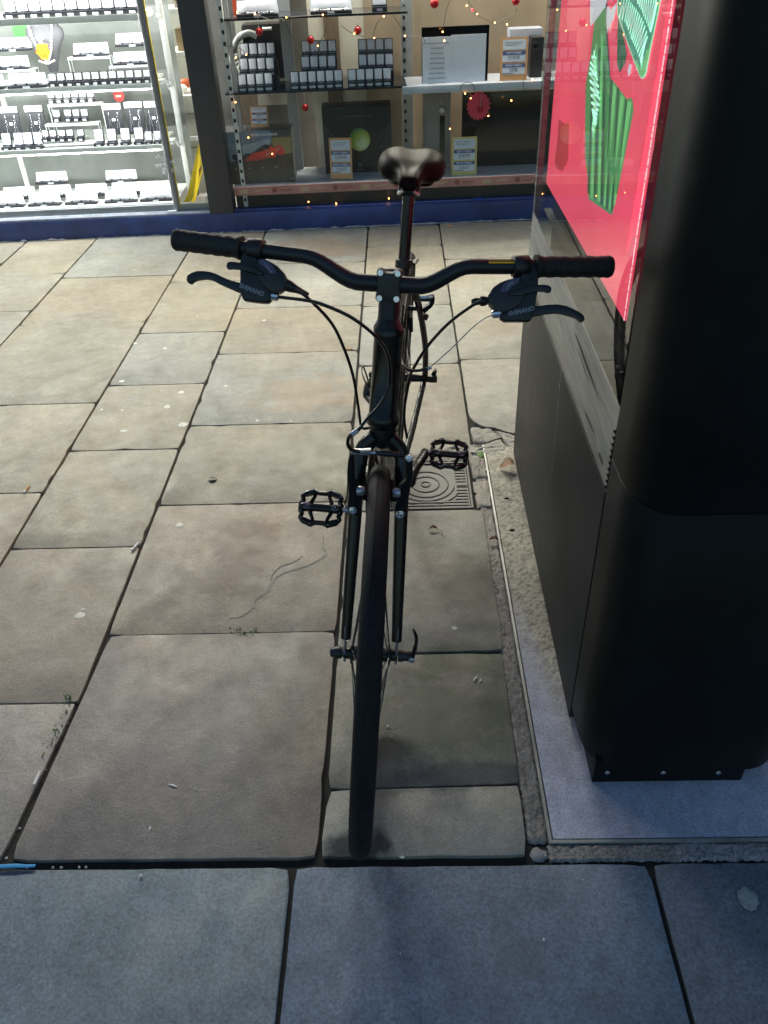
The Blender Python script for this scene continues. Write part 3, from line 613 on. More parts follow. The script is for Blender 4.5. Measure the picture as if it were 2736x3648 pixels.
for z in SHZ.values():
    mb = MB(); mb.box((-2.6, .10, z), (-.525, .45, z+.012)); mb.box((-2.6, .094, z-.006), (-.525, .0995, z+.016)); mb.box((-2.6, .0995, z-.014), (-.525, .104, z-.002)); build('shelf', mb, M['w_frame'], cab, xf=SM)
    mb = MB(); mb.box((-.52, .18, z-.004), (-.475, .26, z+.016)); mb.prism([(-.47, .2, z+.014), (-.47, .2, z-.004), (-.475, .30, z-.05)], (.012, 0, 0)); build('bracket', mb, M['acrylic'], cab, xf=SM)
    area('shelf_light', SM @ V((-1.55, .085, z+.285)), SN*.75+V((0, 0, -.66)), 2.0, .012, CABL, (1, .99, .97))
area('shelf_light', SM @ V((-1.55, .085, .43)), SN*.75+V((0, 0, -.66)), 2.0, .012, CABL, (1, .99, .97))
area('cabinet_light', SM @ V((-1.55, .12, 1.9)), V((0, 0, -1))-SN*.35, 2.0, .05, CABF, (1, .98, .90))
# prototypes in their own local coordinates (x along, y depth, z up), bottom front centre at the origin
def proto_ringbox(name='ring_box', padm='pad', w=.0462, h=.056, tray=.023, dep=.034, tilt=.20, lw=.033, lm='label', ring=True, cat='ring box'):
    t = bpy.data.objects.new(name, None); sc.collection.objects.link(t); t['category'] = cat
    X = Matrix.Translation((0, dep*.72, tray)) @ Matrix.Rotation(-tilt, 4, 'X')
    def b(n, m, boxes, bev=0, xf=None):
        mb = MB()
        for A, B in boxes: mb.box(A, B, xf)
        return build(n, mb, M[m], t, bev=bev)
    b('tray', 'blackbox', [((-w/2, 0, 0), (w/2, dep, tray))], .001)
    b('lid', 'blackbox', [((-w/2, .004, 0), (w/2, .009, h+.003))], .001, X)
    b('pad', padm, [((-w/2+.0042, -.003, .006), (w/2-.0042, .0038, h-.001))], .0022, X)
    b('price_label', lm, [((-lw/2, -.0015, tray*.10), (lw/2, -.0003, tray*.62))])
    if ring:
        mb = MB(); mb.tube([V((.006*math.cos(a), dep*.45, tray+.004+.006*math.sin(a))) for a in [i*math.pi/6 for i in range(12)]], .0012, 5, closed=True); mb.box((-w*.3, dep*.2, tray), (w*.3, dep*.66, tray+.002)); build('ring', mb, M['silver'], t)
    return t
def proto_wide(name='bracelet_box', w=.19, h=.058, padm='padw', dep=.05, tray=.012, tilt=.35):
    t = bpy.data.objects.new(name, None); sc.collection.objects.link(t); t['category'] = 'jewellery box'
    mb = MB(); mb.box((-w/2-.004, 0, 0), (w/2+.004, dep, tray)); build('tray', mb, M['blackbox'], t, bev=.001)
    X = Matrix.Translation((0, dep*.6, tray-.002)) @ Matrix.Rotation(-tilt, 4, 'X')
    mb = MB(); mb.box((-w/2-.003, .006, 0), (w/2+.003, .012, h+.002), X); build('lid', mb, M['blackbox'], t, bev=.001)
    rows = []
    for j in range(7):
        zz = h*j/6; rows.append([X @ V((-w/2+w*i/12+(.006*(1-j/6)*(-1 if i == 0 else 1 if i == 12 else 0)), .0055-.010*math.sin(math.pi*j/6)**.6*min(1, 4*i/12, 4*(12-i)/12)+.0008*math.sin(i*2.1+j), zz)) for i in range(13)])
    mb = MB(); mb.grid(rows); build('pad', mb, M[padm], t, smooth=1.3)
    for k in range(3): mb = MB(); x = -w*.3+k*w*.3; mb.box((x-.004, dep*.2, tray), (x+.004, dep*.45, tray+.009)); build('clip', mb, M['blackbox'], t)
    mb = MB(); mb.tube([V((-w*.42+w*.84*i/20, dep*.35+.004*math.sin(i*.7), tray+.004)) for i in range(21)], .0022, 6); build('bracelet', mb, M['silver'], t)
    mb = MB(); mb.box((-.018, -.0016, .001), (.018, -.0003, .010)); build('price_label', mb, M['label'], t)
    return t
def put(p, px, py, dep, label, group, first=[], rz=0., s=1., z=None):
    x, zz = S(px, py, dep); loc = SM @ V((x, dep, zz if z is None else z))
    if p.name not in first: first.append(p.name); o = p
    else: o = copytree(p)
    o.location = loc; o.rotation_euler = (0, 0, TH+rz); o.scale = (s, s, s); o['label'] = label; o['group'] = group
    return o
ORD = ['first', 'second', 'third', 'fourth', 'fifth', 'sixth', 'seventh', 'eighth', 'ninth', 'tenth', 'eleventh', 'twelfth', 'thirteenth']
# row of tall padded stands on the top shelf
ts = proto_ringbox('earring_stand', 'pad', .064, .10, .022, .04, .25, .03, 'padw', True, 'jewellery stand')
for i in range(11):
    put(ts, 34+i*44.2-.3*i, 63-1.2*i, .135, '%s tall grey padded stand from the left on the top cabinet shelf' % ORD[i].capitalize(), 'padded stands on the top shelf of the jewellery cabinet', z=1.0765)
wb = proto_wide()
for k, (px, py, dep, lab) in enumerate([(45, 183, .22, 'white satin bracelet box in the upper left of the cabinet, upper of two'), (38, 250, .18, 'white satin bracelet box in the upper left of the cabinet, lower of two'), (322, 202, .20, 'white satin bracelet box right of the necklace bust on a clear riser'),
        (472, 166, .26, 'white satin bracelet box by the grey pole, upper of two'), (465, 233, .20, 'white satin bracelet box by the grey pole, lower of two'), (182, 656, .36, 'left white satin box alone on the cabinet floor riser'), (430, 650, .36, 'right white satin box alone on the cabinet floor riser')]):
    put(wb, px, py, dep, lab, 'white satin bracelet boxes in the jewellery cabinet', s=.93)
for k, px in enumerate([22, 154, 287, 428, 555]):
    put(wb, px, 727-k*3.4, .12, '%s white satin bracelet box from the left in the bottom row of the cabinet' % ORD[k], 'bracelet boxes along the bottom of the jewellery cabinet', z=.1555, s=.93)
for k, px in enumerate([60, 190, 320, 450, 560]):
    put(wb, px, 690-k*3.4, .21, '%s white box lid from the left showing behind the bottom row of bracelet boxes' % ORD[k], 'boxes behind the bottom row of the jewellery cabinet', z=.175, s=.93)
# clear risers
def riser(px0, px1, py, dep, h, d, label):
    x0, z = S(px0, py, dep); x1, _ = S(px1, py, dep); t = thing('acrylic_riser', SM @ V(((x0+x1)/2, dep, z-h)), label, 'display riser', 'clear acrylic risers in the jewellery cabinet')
    mb = MB(); mb.box((x0, dep, z), (x1, dep+d, z+.003)); mb.box((x0, dep-.002, z-.008), (x1, dep-.0005, z+.004)); build('shelf', mb, M['acrylic'], t, xf=SM)
    mb = MB()
    for x in (x0, x1-.003): mb.box((x, dep+.002, z-h), (x+.003, dep+.005, z-.0005)); mb.box((x, dep+d-.005, z-h), (x+.003, dep+d-.002, z-.0005))
    build('leg', mb, M['acrylic'], t, xf=SM)
riser(170, 362, 376, .28, .16, .05, 'clear top step holding six earring cards in the cabinet'); riser(160, 352, 447, .22, .10, .05, 'clear middle step holding four earring cards in the cabinet'); riser(152, 345, 516, .15, .03, .06, 'clear bottom step holding five earring cards in the cabinet')
riser(240, 392, 208, .20, .09, .06, 'clear riser under the bracelet box right of the necklace bust'); riser(388, 545, 238, .20, .06, .06, 'clear riser under the bracelet boxes by the grey pole'); riser(-60, 126, 256, .18, .05, .06, 'clear riser under the bracelet boxes at the upper left of the cabinet')
cd = proto_ringbox('earring_card', 'padw', .040, .036, .018, .03, .2, .018, 'padw', True, 'earring card')
for i in range(12):
    put(cd, 188+i*30.6, 309-i*1.25, .13, '%s earring box from the left in the long row on the second cabinet shelf' % ORD[i].capitalize(), 'earring boxes on the second cabinet shelf', s=1.08, z=.7615)
for r, (xs, py, dep, nm) in enumerate([([182+28.2*i for i in range(6)], 368, .285, 'top'), ([202, 243, 272, 302], 434, .225, 'middle'), ([162, 190, 222, 250, 288], 506, .155, 'bottom')]):
    for i, px in enumerate(xs): put(cd, px, py-.9*i, dep, '%s earring card from the left on the %s clear step' % (ORD[i].capitalize(), nm), 'earring cards on the clear steps')
st2 = proto_ringbox('padded_stand', 'pad', .052, .062, .014, .04, .3, .02, 'label', True, 'jewellery stand')
for k, px in enumerate([22, 66, 99, 135, 352, 397, 445, 492, 526, 556]):
    put(st2, px, 533-k*.055*px/6, .125, '%s grey padded stand from the left on the third cabinet shelf' % ORD[k].capitalize(), 'padded stands on the third cabinet shelf', z=.4605, s=1.05 if k not in (8, 9) else .8)
# necklace cards: black boards with white tops and hanging chains
def necklace_card(px, py, w, h, dep, label):
    x, z = S(px, py, dep); t = thing('necklace_board', SM @ V((x, dep, z)), label, 'necklace board', 'black necklace boards in the jewellery cabinet')
    X = SM @ Matrix.Translation((x, dep, z)) @ Matrix.Rotation(-.22, 4, 'X')
    mb = MB(); mb.box((-w/2, 0, 0), (w/2, .008, h), X); build('board', mb, M['blackbox'], t)
    mb = MB(); mb.box((-w/2+.001, -.012, h-.028), (w/2-.001, .010, h+.003), X); build('white_top', mb, M['padw'], t, bev=.002)
    for sgn in (-1, 1):
        mb = MB(); pts = [X @ V((sgn*(w*.27-(w*.2)*(i/8)**1.2), -.003, h-.04-(h*.72)*(i/8))) for i in range(9)]; mb.tube(pts, .0012, 5)
        pts = [X @ V((sgn*(w*.24+.006*(i/8)), -.0035, h-.04-(h*.66)*(i/8))) for i in range(9)]; mb.tube(pts, .0012, 5); build('chain', mb, M['silver'], t)
    mb = MB(); mb.box((-.009, -.004, h*.45), (.009, -.002, h*.45+.014), X); build('tag', mb, M['padw'], t)
for a in [(-10, 498, .09, .17, .30, 'black necklace board cut by the left edge of the photo'), (52, 498, .10, .165, .30, 'black necklace board left of the clear steps, left of two'), (140, 494, .10, .165, .30, 'black necklace board left of the clear steps, right of two'),
          (414, 480, .10, .155, .28, 'black necklace board right of the clear steps'), (490, 477, .10, .16, .28, 'black necklace board beside the grey pole'), (556, 475, .09, .16, .28, 'black necklace board behind the grey pole')]: necklace_card(*a)
# wide necklace boxes at the left of the second shelf
for px, lab in ((94, 'wide grey box with a heavy bracelet on the second cabinet shelf'), (-58, 'wide grey box cut by the photo edge on the second cabinet shelf')):
    p = put(wb, px, 312, .12, lab, 'white satin bracelet boxes in the jewellery cabinet', z=.7615, s=1.02)
# bust with bead necklace and orange price star
def bust():
    dep = .24; x, z = S(186, 258, dep); t = thing('necklace_bust', SM @ V((x, dep, z)), 'grey necklace bust wearing a bead necklace with an orange star price tag', 'necklace bust')
    prof = [(.0, .024), (.03, .034), (.07, .052), (.11, .070), (.145, .094), (.175, .108), (.20, .104), (.22, .080), (.238, .052), (.25, .036), (.28, .033)]
    rows = []
    for zz, r in prof:
        rows.append([V((x+r*.93*math.cos(a), dep+.035-(.022+.018*min(1, zz/.1))*math.sin(a)-(.014 if .1 < zz < .2 else 0)*math.sin(a), z+zz)) for a in [math.pi*i/18 for i in range(37)]])
    mb = MB(); mb.grid(rows); build('body', mb, mat('grey_velvet_bust', (.13, .13, .14), .7, 0, .1, spec=.1), t, xf=SM, smooth=1.4)
    mb = MB(); P = []
    for i in range(31):
        a = i/30; sx = (a*2-1); zz = .215-.165*(1-abs(sx)**1.7); P.append(V((x+sx*.060*(1 if abs(sx) > .5 else (.4+1.2*abs(sx))), dep-.024-.012*(1-abs(sx))+(.012 if abs(sx) > .9 else 0), z+zz)))
    for p in P: mb.ball(p, .0068, 8)
    for i in range(8): mb.ball(P[15]+V((.011*(i-3.5), -.003, .004*abs(i-3.5)-.004)), .0058, 8)
    build('bead_necklace', mb, mat('pearl_beads', (.88, .88, .9), .2, 0, .02), t, xf=SM)
    X = SM @ Matrix.Translation((x-.004, dep-.05, z+.108)) @ Matrix.Rotation(math.pi/2, 4, 'X')
    pts = []
    for i in range(14): a = math.pi/2+2*math.pi*i/14; r = .040 if i % 2 == 0 else .031; pts.append(X @ V((r*math.cos(a), r*math.sin(a)*1.15, 0)))
    star = MB(); star.prism(pts, SN*.001); s_ = build('price_star', star, mat('orange_star', (.85, .30, .01), .7, 0, .02), t)
    mb = MB(); ink = mat('red_felt_pen', (.7, .06, .01), .6)
    for k, tx in enumerate(('Deluxe', 'PAY FOR', '£35')): textmb(tx, .020, X @ Matrix.Translation((0, .017-.019*k, 0)), .0004, mb, bold=.02)
    build('handwriting', mb, ink, s_)
    mb = MB(); mb.box((x-.022, dep-.048, z+.158), (x+.010, dep-.046, z+.170)); mb.box((x-.012, dep-.05, z+.142), (x+.006, dep-.048, z+.152)); build('tag', mb, M['padw'], t, xf=SM)
bust()
# green screen, red round sign, snowflake
cuboid_t = lambda name, px0, py0, px1, py1, dep, th, m, label, cat: None
x0, z1 = S(40, 90, .55); x1, z0 = S(106, 130, .55)
tag(cuboid('green_screen', mat('green_display', (.06, .22, .06), .4, emit=.5), None, (x0, .55, z0), (x1, .565, z1)), 'small green lit screen behind the top left of the jewellery cabinet', 'screen')
x, z = S(423, 342, .5); t = thing('round_red_sign', SM @ V((x, .5, z)), 'round red sign with a pale bar hanging at the back of the jewellery cabinet', 'round sign')
mb = MB(); mb.lathe((x, .5, z), (0, 1, 0), [(0, .030), (.004, .030)], 28); build('disc', mb, mat('red_disc', (.75, .05, .05), .4, emit=.3), t, xf=SM)
mb = MB(); mb.box((x-.016, .497, z-.0045), (x+.012, .4995, z+.004)); build('bar', mb, mat('pale_bar', (.95, .7, .3), .5, emit=.8), t, xf=SM)
x, z = S(588, 583, .048); t = thing('snowflake_sticker', SM @ V((x, .048, z)), 'white snowflake sticker on the window by the grey pole', 'sticker')
mb = MB()
for k in range(6):
    a = math.radians(60*k+12); d = V((math.cos(a), 0, math.sin(a))); c = V((x, .0485, z)); mb.tube([c, c+d*.055], .0022, 6)
    for r in (.022, .036, .048):
        for s_ in (-1, 1): b_ = a+s_*.85; mb.tube([c+d*r, c+d*r+V((math.cos(b_), 0, math.sin(b_)))*.014], .0019, 6)
build('flake', mb, M['padw'], t, xf=SM)
# gap between cabinet and dark post
dg = thing('drawer_unit', SM @ V((-.38, .9, .04)), 'pale drawer unit seen in the gap beside the jewellery cabinet', 'drawer unit')
for a, b in (((-.60, .72, .04), (-.28, 1.1, .30)), ((-.60, .74, .305), (-.28, 1.1, .50)), ((-.60, .72, .505), (-.28, 1.1, .60))): cuboid('drawer', mat('cream_laminate', (.50, .50, .44), .5), dg, a, b, bev=.004)
cuboid('worktop', M['w_frame'], dg, (-.60, .70, .352), (-.28, .72, .374))
for z_ in (.80, 1.02):
    tag(cuboid('back_shelf', M['w_frame'], None, (-.55, .80, z_), (-.28, 1.1, z_+.02)), 'pale shelf in the gap left of the dark post, %s one' % ('lower' if z_ < .9 else 'upper'), 'shelf')
t = thing('wrapped_parcel', SM @ V((-.36, .80, .66)), 'orange and white wrapped thing on the drawers beside the dark post', 'parcel')
mb = MB(); x, z = S(655, 305, .85); mb.ball((x+.01, .85, z+.012), .05, 12, (1, .6, .55)); build('orange_wrap', mb, mat('orange_plastic', (.62, .13, .04), .5), t, xf=SM)
mb = MB(); mb.ball((x, .80, z-.006), .03, 12, (1, .7, .75)); build('white_wrap', mb, M['padw'], t, xf=SM)
# clutter on the far shelves
rr = random.Random(11)
for k, (x_, z_) in enumerate([(-.50, .82), (-.42, .82), (-.35, .82), (-.48, 1.04), (-.40, 1.04), (-.33, 1.04)]):
    w_, h_ = rr.uniform(.04, .07), rr.uniform(.07, .15)
    tag(cuboid('carton', mat('carton%d' % k, rr.choice([(.22, .19, .15), (.10, .09, .08), (.35, .33, .30), (.3, .22, .12)]), .6), None, (x_, .85, z_), (x_+w_, .95, z_+h_), bev=.003), '%s carton from the left on the %s shelf in the gap by the dark post' % (ORD[k % 3].capitalize(), 'lower' if k < 3 else 'upper'), 'carton', 'cartons on the shelves beside the dark post')
# yellow folding floor sign
fs = thing('floor_sign', SM @ V((-.40, .16, .12)), 'folded yellow plastic floor sign standing beside the grey pole', 'floor sign')
def SP(px, py, dep): x, z = S(px, py, dep); return V((x, dep, z))
mb = MB(); a = SP(707, 514, .22); mb.prism([SP(660, 750, .10), SP(644, 742, .10), SP(668, 690, .13), a, a+V((.006, 0, -.004)), SP(690, 700, .14)], (0, .004, 0)); build('panel', mb, M['yellow'], fs, xf=SM)
mb = MB(); a = SP(709, 516, .228); mb.prism([SP(684, 750, .16), SP(678, 735, .16), SP(694, 640, .19), a, SP(722, 610, .19), SP(700, 700, .17)], (0, .004, 0)); build('panel', mb, M['yellow'], fs, xf=SM)
mb = MB(); mb.prism([SP(707, 605, .155), SP(716, 588, .155), SP(719, 600, .155), SP(710, 632, .155)], (0, .001, 0)); build('warning_mark', mb, mat('brown_print', (.25, .15, .03), .5), fs, xf=SM)
tag(cuboid('small_carton', M['cardlt'], None, (-.345, .15, .117), (-.303, .19, .165), bev=.002), 'small pale carton on the sill at the foot of the dark post', 'carton')
tag(cuboid('paper_scrap', M['padw'], None, (-.545, .02, .1175), (-.493, .045, .125), bev=.001), 'white paper scrap on the ledge at the foot of the grey pole', 'paper scrap')
tag(cuboid('tape_scrap', M['padw'], None, (-1.31, .015, .1175), (-1.27, .04, .122), bev=.001), 'white torn scrap on the ledge under the jewellery window', 'paper scrap')
# ---------------------------------------------------------------- right: electronics display
area('window_fill', SM @ V((.75, .10, 2.34)), V((0, 0, -1))+SN*.32, 1.6, .05, 16., (1, .93, .84))  # unseen fill light, added to brighten the electronics display
# back boards
def board(name, px0, px1, dep, z0, z1, m, label):
    x0 = S(px0, 200, dep)[0]; x1 = S(px1, 200, dep)[0]
    return tag(cuboid(name, m, None, (x0, dep, z0), (x1, dep+.012, z1)), label, 'back board', 'boards behind the electronics display')
board('cardboard_sheet', 1300, 1428, .50, .10, 1.5, M['card'], 'brown cardboard sheet behind the right block of ring boxes')
board('pale_board', 1212, 1300, .505, .10, 1.5, M['cardlt'], 'pale board between two blocks of ring boxes')
board('wooden_board', 1160, 1212, .50, .10, 1.5, M['wood'], 'brown wooden board behind the middle of the electronics window')
board('pale_board', 1106, 1160, .51, .10, 1.5, M['cardlt'], 'narrow pale board right of the grey upright')
board('cardboard_sheet', 1468, 1960, .55, .10, 1.6, M['card'], 'large brown cardboard sheet behind the paper notice board')
board('grey_board', 1428, 1470, .52, .10, 1.5, M['upright'], 'grey strip board between the two cardboard sheets')
board('cream_board', 850, 1010, .60, .55, 1.5, mat('cream_board', (.36, .35, .30), .7, 0, .1), 'cream board behind the left block of ring boxes')
board('dark_board', 730, 1110, .66, .10, 1.5, mat('dark_board', (.10, .10, .095), .7, 0, .2, 3), 'dark board at the back left of the electronics window')
board('wooden_board', 830, 900, .5, .10, .68, M['wood'], 'brown wooden board above the picture-printed box')
# far right wall of the display beyond the kiosk
tag(cuboid('side_board', M['card'], None, (1.93, .10, .10), (1.95, .6, 1.6)), 'brown side board at the right end of the electronics display', 'back board')
# uprights
def upright(px, dep, w, label, holes=True, z0=.11, m='upright', pyr=200):
    x = S(px, pyr, dep)[0]; t = thing('shelf_upright', SM @ V((x, dep, z0)), label, 'shelf upright', 'uprights of the electronics display')
    cuboid('bar', M[m], t, (x-w/2, dep, z0), (x+w/2, dep+.02, 1.6))
    if holes:
        mb = MB(); z = z0+.03
        while z < 1.5: mb.box((x-.0065, dep-.0015, z), (x+.0065, dep-.0003, z+.018)); z += .052
        build('slot', mb, M['rubber'], t, xf=SM)
upright(806, .10, .022, 'white slotted upright just right of the dark post', m='w_frame'); upright(826, .16, .020, 'grey plain upright beside the white slotted one', False)
upright(1027, .42, .062, 'broad grey upright between the left and middle ring box blocks', False); upright(1441, .44, .024, 'slotted upright between the ring boxes and the paper board')
tag(cuboid('orange_strip', mat('orange_strip', (.75, .10, .04), .5), None, (S(829, 30, .22)[0], .22, 1.04), (S(845, 30, .22)[0], .225, 1.25)), 'orange strip standing at the left end of the top dark shelf', 'strip')
# dark glass shelves
for z, nm, a, b in ((1.028, 'upper', -.10, .84), (.690, 'lower', -.14, .83)):
    tag(cuboid('glass_shelf', M['glassblk'], None, (a, .10, z), (b, .42, z+.010)), '%s dark glass shelf carrying the jewellery boxes' % nm, 'shelf', 'dark shelves of the electronics display')
p = proto_wide('wide_jewel_box', .205, .062, 'pad')
put(p, 917, 62, .15, 'wide black box with grey padded lid at the left of the upper dark shelf', 'wide boxes on the upper dark shelf', z=1.039)
put(p, 1180, 54, .15, 'wide black box with pale padded lid in the middle of the upper dark shelf', 'wide boxes on the upper dark shelf', z=1.039)
pb = proto_ringbox('purple_box', 'pad', .078, .07, .02, .04, .2, .03, 'label', False, 'jewellery box'); put(pb, 1353, 46, .15, 'tall box with lilac padded lid at the right of the upper dark shelf', 'wide boxes on the upper dark shelf', z=1.039)
pb.children[2].data.materials[0] = mat('lilac_pad', (.42, .34, .45), .6)
rb = proto_ringbox()
for gi, (gname, x0, rows) in enumerate([('left', 858, [(4, 858, 218, .27, 'back'), (4, 856, 272, .20, 'middle'), (4, 851, 332, .13, 'front')]), ('middle', 1075, [(4, 1076, 209, .27, 'back'), (4, 1075, 264, .20, 'middle'), (6, 1037, 325, .13, 'front')]),
        ('right', 1277, [(4, 1277, 203, .27, 'back'), (4, 1279, 257, .20, 'middle'), (5, 1241, 318, .13, 'front')])]):
    for n_, xs, py, dep, rn in rows:
        for i in range(n_):
            px = xs+15+i*31.1; yy = py-(px-xs)*.035
            z_ = .7005 if rn == 'front' else None
            put(rb, px, yy, dep, '%s ring box from the left in the %s row of the %s block' % (ORD[i].capitalize(), rn, gname), 'open ring boxes on the lower dark shelf', z=z_)
    # stepped riser under the back rows
    a = S(x0-2, 200, .20)[0]; b = S(x0+124, 200, .20)[0]; zm = S(x0, rows[1][2], .20)[1]; zb = S(x0, rows[0][2], .27)[1]
    t = thing('stepped_riser', SM @ V(((a+b)/2, .2, .7)), 'black stepped riser under the %s block of ring boxes' % gname, 'display riser', 'stepped risers under the ring boxes')
    cuboid('step', M['blackbox'], t, (a, .195, .701), (b, .262, zm-.007)); cuboid('step', M['blackbox'], t, (a, .2625, .701), (b, .33, zb-.007))
# arched black appliance behind the left block
t = thing('desk_fan', SM @ V((.12, .5, .70)), 'black and grey arched appliance behind the left block of ring boxes', 'appliance')
mb = MB(); mb.tube(spline([SP(825, 225, .45), SP(832, 175, .45), SP(850, 135, .45), SP(885, 118, .45), SP(915, 128, .45)], 6), .017, 12); build('arch', mb, M['upright'], t, xf=SM)
mb = MB(); a = SP(880, 285, .46); b = SP(1012, 80, .46); mb.box((a.x, .46, .705), (b.x, .58, b.z)); build('body', mb, M['plastic'], t, xf=SM, bev=.02)
mb = MB(); a = SP(935, 103, .452); mb.tube([a, a+V((.05, 0, 0))], .008, 8); build('handle', mb, M['w_frame'], t, xf=SM)
t = thing('cable_coil', SM @ V((-.05, .3, .72)), 'tangle of pale cable left of the ring boxes', 'cable'); mb = MB(); r_ = random.Random(4); a = SP(838, 215, .34)
mb.tube(spline([a+V((r_.uniform(-.02, .02), r_.uniform(-.02, .02), -.012*i+r_.uniform(-.02, .02)+.04)) for i in range(10)], 5), .004, 6); build('cable', mb, M['w_frame'], t, xf=SM)
# white shelf with notice board, price card and console
tag(cuboid('white_shelf', mat('white_shelf_edge', (.50, .53, .58), .5), None, (.808, .09, .660), (1.92, .40, .697), bev=.002), 'white shelf under the paper notice board', 'shelf')
t = thing('notice_board', SM @ V((.98, .2, .70)), 'black framed board holding a white printed notice on the white shelf', 'notice board')
a = SP(1503, 296, .16); b = SP(1744, 88, .16); Xb = Matrix.Identity(4)
cuboid('panel', M['screen'], t, (a.x, .16, .6975), (b.x, .175, b.z)); a2 = SP(1505, 296, .155); b2 = SP(1733, 122, .155); c2 = SP(1607, 296, .155)
cuboid('sheet', M['paper'], t, (c2.x, .1535, .698), (b2.x, .1595, b2.z+.003)); nt_ = cuboid('notice', M['paper'], t, (a2.x, .1490, .698), (c2.x, .153, b2.z-.002))
mb = MB(); W_ = c2.x-a2.x
r_ = random.Random(8)
for k, wl in enumerate([.78, .42, .46, .48, .50, .46, .54, .64, .60]):
    z_ = b2.z-.030-.0235*k; x_ = a2.x+W_*(.5-wl/2)
    while x_ < a2.x+W_*(.5+wl/2): ww = r_.uniform(.003, .007); mb.box((x_, .1484, z_-.004+r_.uniform(0, .001)), (x_+ww, .1489, z_+.003+r_.uniform(0, .0015)), SM); x_ += ww+r_.uniform(.0012, .0022)
build('printed_line', mb, mat('pale_grey_ink', (.30, .32, .36), .6), nt_)
# price cards
def price_card(px0, py0, px1, py1, dep, m, lines, label, z0=None, tilt=0.):
    a = SP(px0, py1, dep); b = SP(px1, py0, dep); w_ = b.x-a.x; z0 = a.z if z0 is None else z0; h = b.z-a.z
    t = thing('price_card', SM @ V(((a.x+b.x)/2, dep, z0)), label, 'price card', 'price cards in the electronics window')
    X = SM @ Matrix.Translation(((a.x+b.x)/2, dep, z0)) @ Matrix.Rotation(tilt, 4, 'Z') @ Matrix.Rotation(-.12, 4, 'X') @ Matrix.Rotation(math.pi/2, 4, 'X')
    def rr_(n, m_, cx, cy, ww, hh, zz, r=.0):
        mb = MB(); pts = [X @ V((cx+u, cy+v_, zz)) for u, v_ in (rounded(ww, hh, r, 3) if r else ((-ww/2, -hh/2), (ww/2, -hh/2), (ww/2, hh/2), (-ww/2, hh/2)))]
        e = (X.to_3x3() @ V((0, 0, 1)))*.0008; mb.prism(pts, e); return build(n, mb, m_, t)
    rr_('card', m, 0, h/2, w_, h, -.001)
    rr_('white_box', M['paper'], 0, h*.83, w_*.84, h*.23, .0, w_*.04)
    for k, (cap, price) in enumerate(lines):
        cy = h*(.56-.29*k); p = rr_('white_box', M['paper'], 0, cy, w_*.84, h*.25, .0, w_*.03)
        rr_('blue_band', M['cardblue'], 0, cy+h*.082, w_*.84, h*.085, .001, w_*.02)
        mb = textmb(cap, h*.062, X @ Matrix.Translation((0, cy+h*.082, .0021)), .0, squash=.95, bold=.02); build('caption', mb, M['white'], t)
        mb = textmb(price, h*.115, X @ Matrix.Translation((0, cy-h*.03, .0013)), .0, squash=.82, bold=.02); build('price', mb, M['ink'], t)
    mb = MB()
    for q in range(3): mb.prism([X @ V((-w_*.34, h*(.88-.035*q), .0009)), X @ V((w_*(.34-.1*q), h*(.88-.035*q), .0009)), X @ V((w_*(.34-.1*q), h*(.892-.035*q), .0009)), X @ V((-w_*.34, h*(.892-.035*q), .0009))], (X.to_3x3() @ V((0, 0, 1)))*.0003)
    mb.prism([X @ V((-w_*.42, h*.155, .0012)), X @ V((0, h*.155, .0012)), X @ V((0, h*.18, .0012)), X @ V((-w_*.42, h*.18, .0012))], (X.to_3x3() @ V((0, 0, 1)))*.0003)
    build('small_print', mb, M['letter'], t)
BT = 'BUY IT TODAY'; OW = 'OR PAY WEEKLY'
price_card(1780, 128, 1886, 286, .13, M['orangecard'], [(BT, '£119.99'), (OW, '£8.00')], 'orange price card reading £119.99 on the white shelf', z0=.6985)
price_card(1609, 488, 1702, 632, .12, M['yellowcard'], [(BT, '£249.99'), (OW, '£16.67')], 'yellow price card reading £249.99 in front of the black television')
price_card(1178, 492, 1249, 640, .13, M['orangecard'], [(BT, '£229.99'), (OW, '£15.33')], 'orange price card reading £229.99 in front of the green-ball box', tilt=-.12)
price_card(896, 378, 950, 454, .20, M['orangecard'], [(BT, '£299.99'), (OW, '£20.00')], 'small orange price card standing on the picture-printed box', tilt=-.1)
t = thing('white_console', SM @ V((1.5, .3, .70)), 'white box with a dark game console in front beside the £119.99 card', 'console')
a = SP(1816, 130, .30); b = SP(1935, 99, .30); cuboid('white_case', mat('white_case', (.42, .44, .50), .5), t, (a.x, .30, a.z-.06), (b.x, .40, b.z), bev=.004)
a = SP(1884, 286, .2); b = SP(1940, 131, .2); cuboid('dark_case', M['plastic'], t, (a.x, .20, .698), (b.x, .29, b.z), bev=.004)
mb = MB(); mb.ball(((a.x+b.x)/2-.01, .202, b.z-.04), .018, 12, (1, .3, 1.4)); build('lens', mb, M['screen'], t, xf=SM)
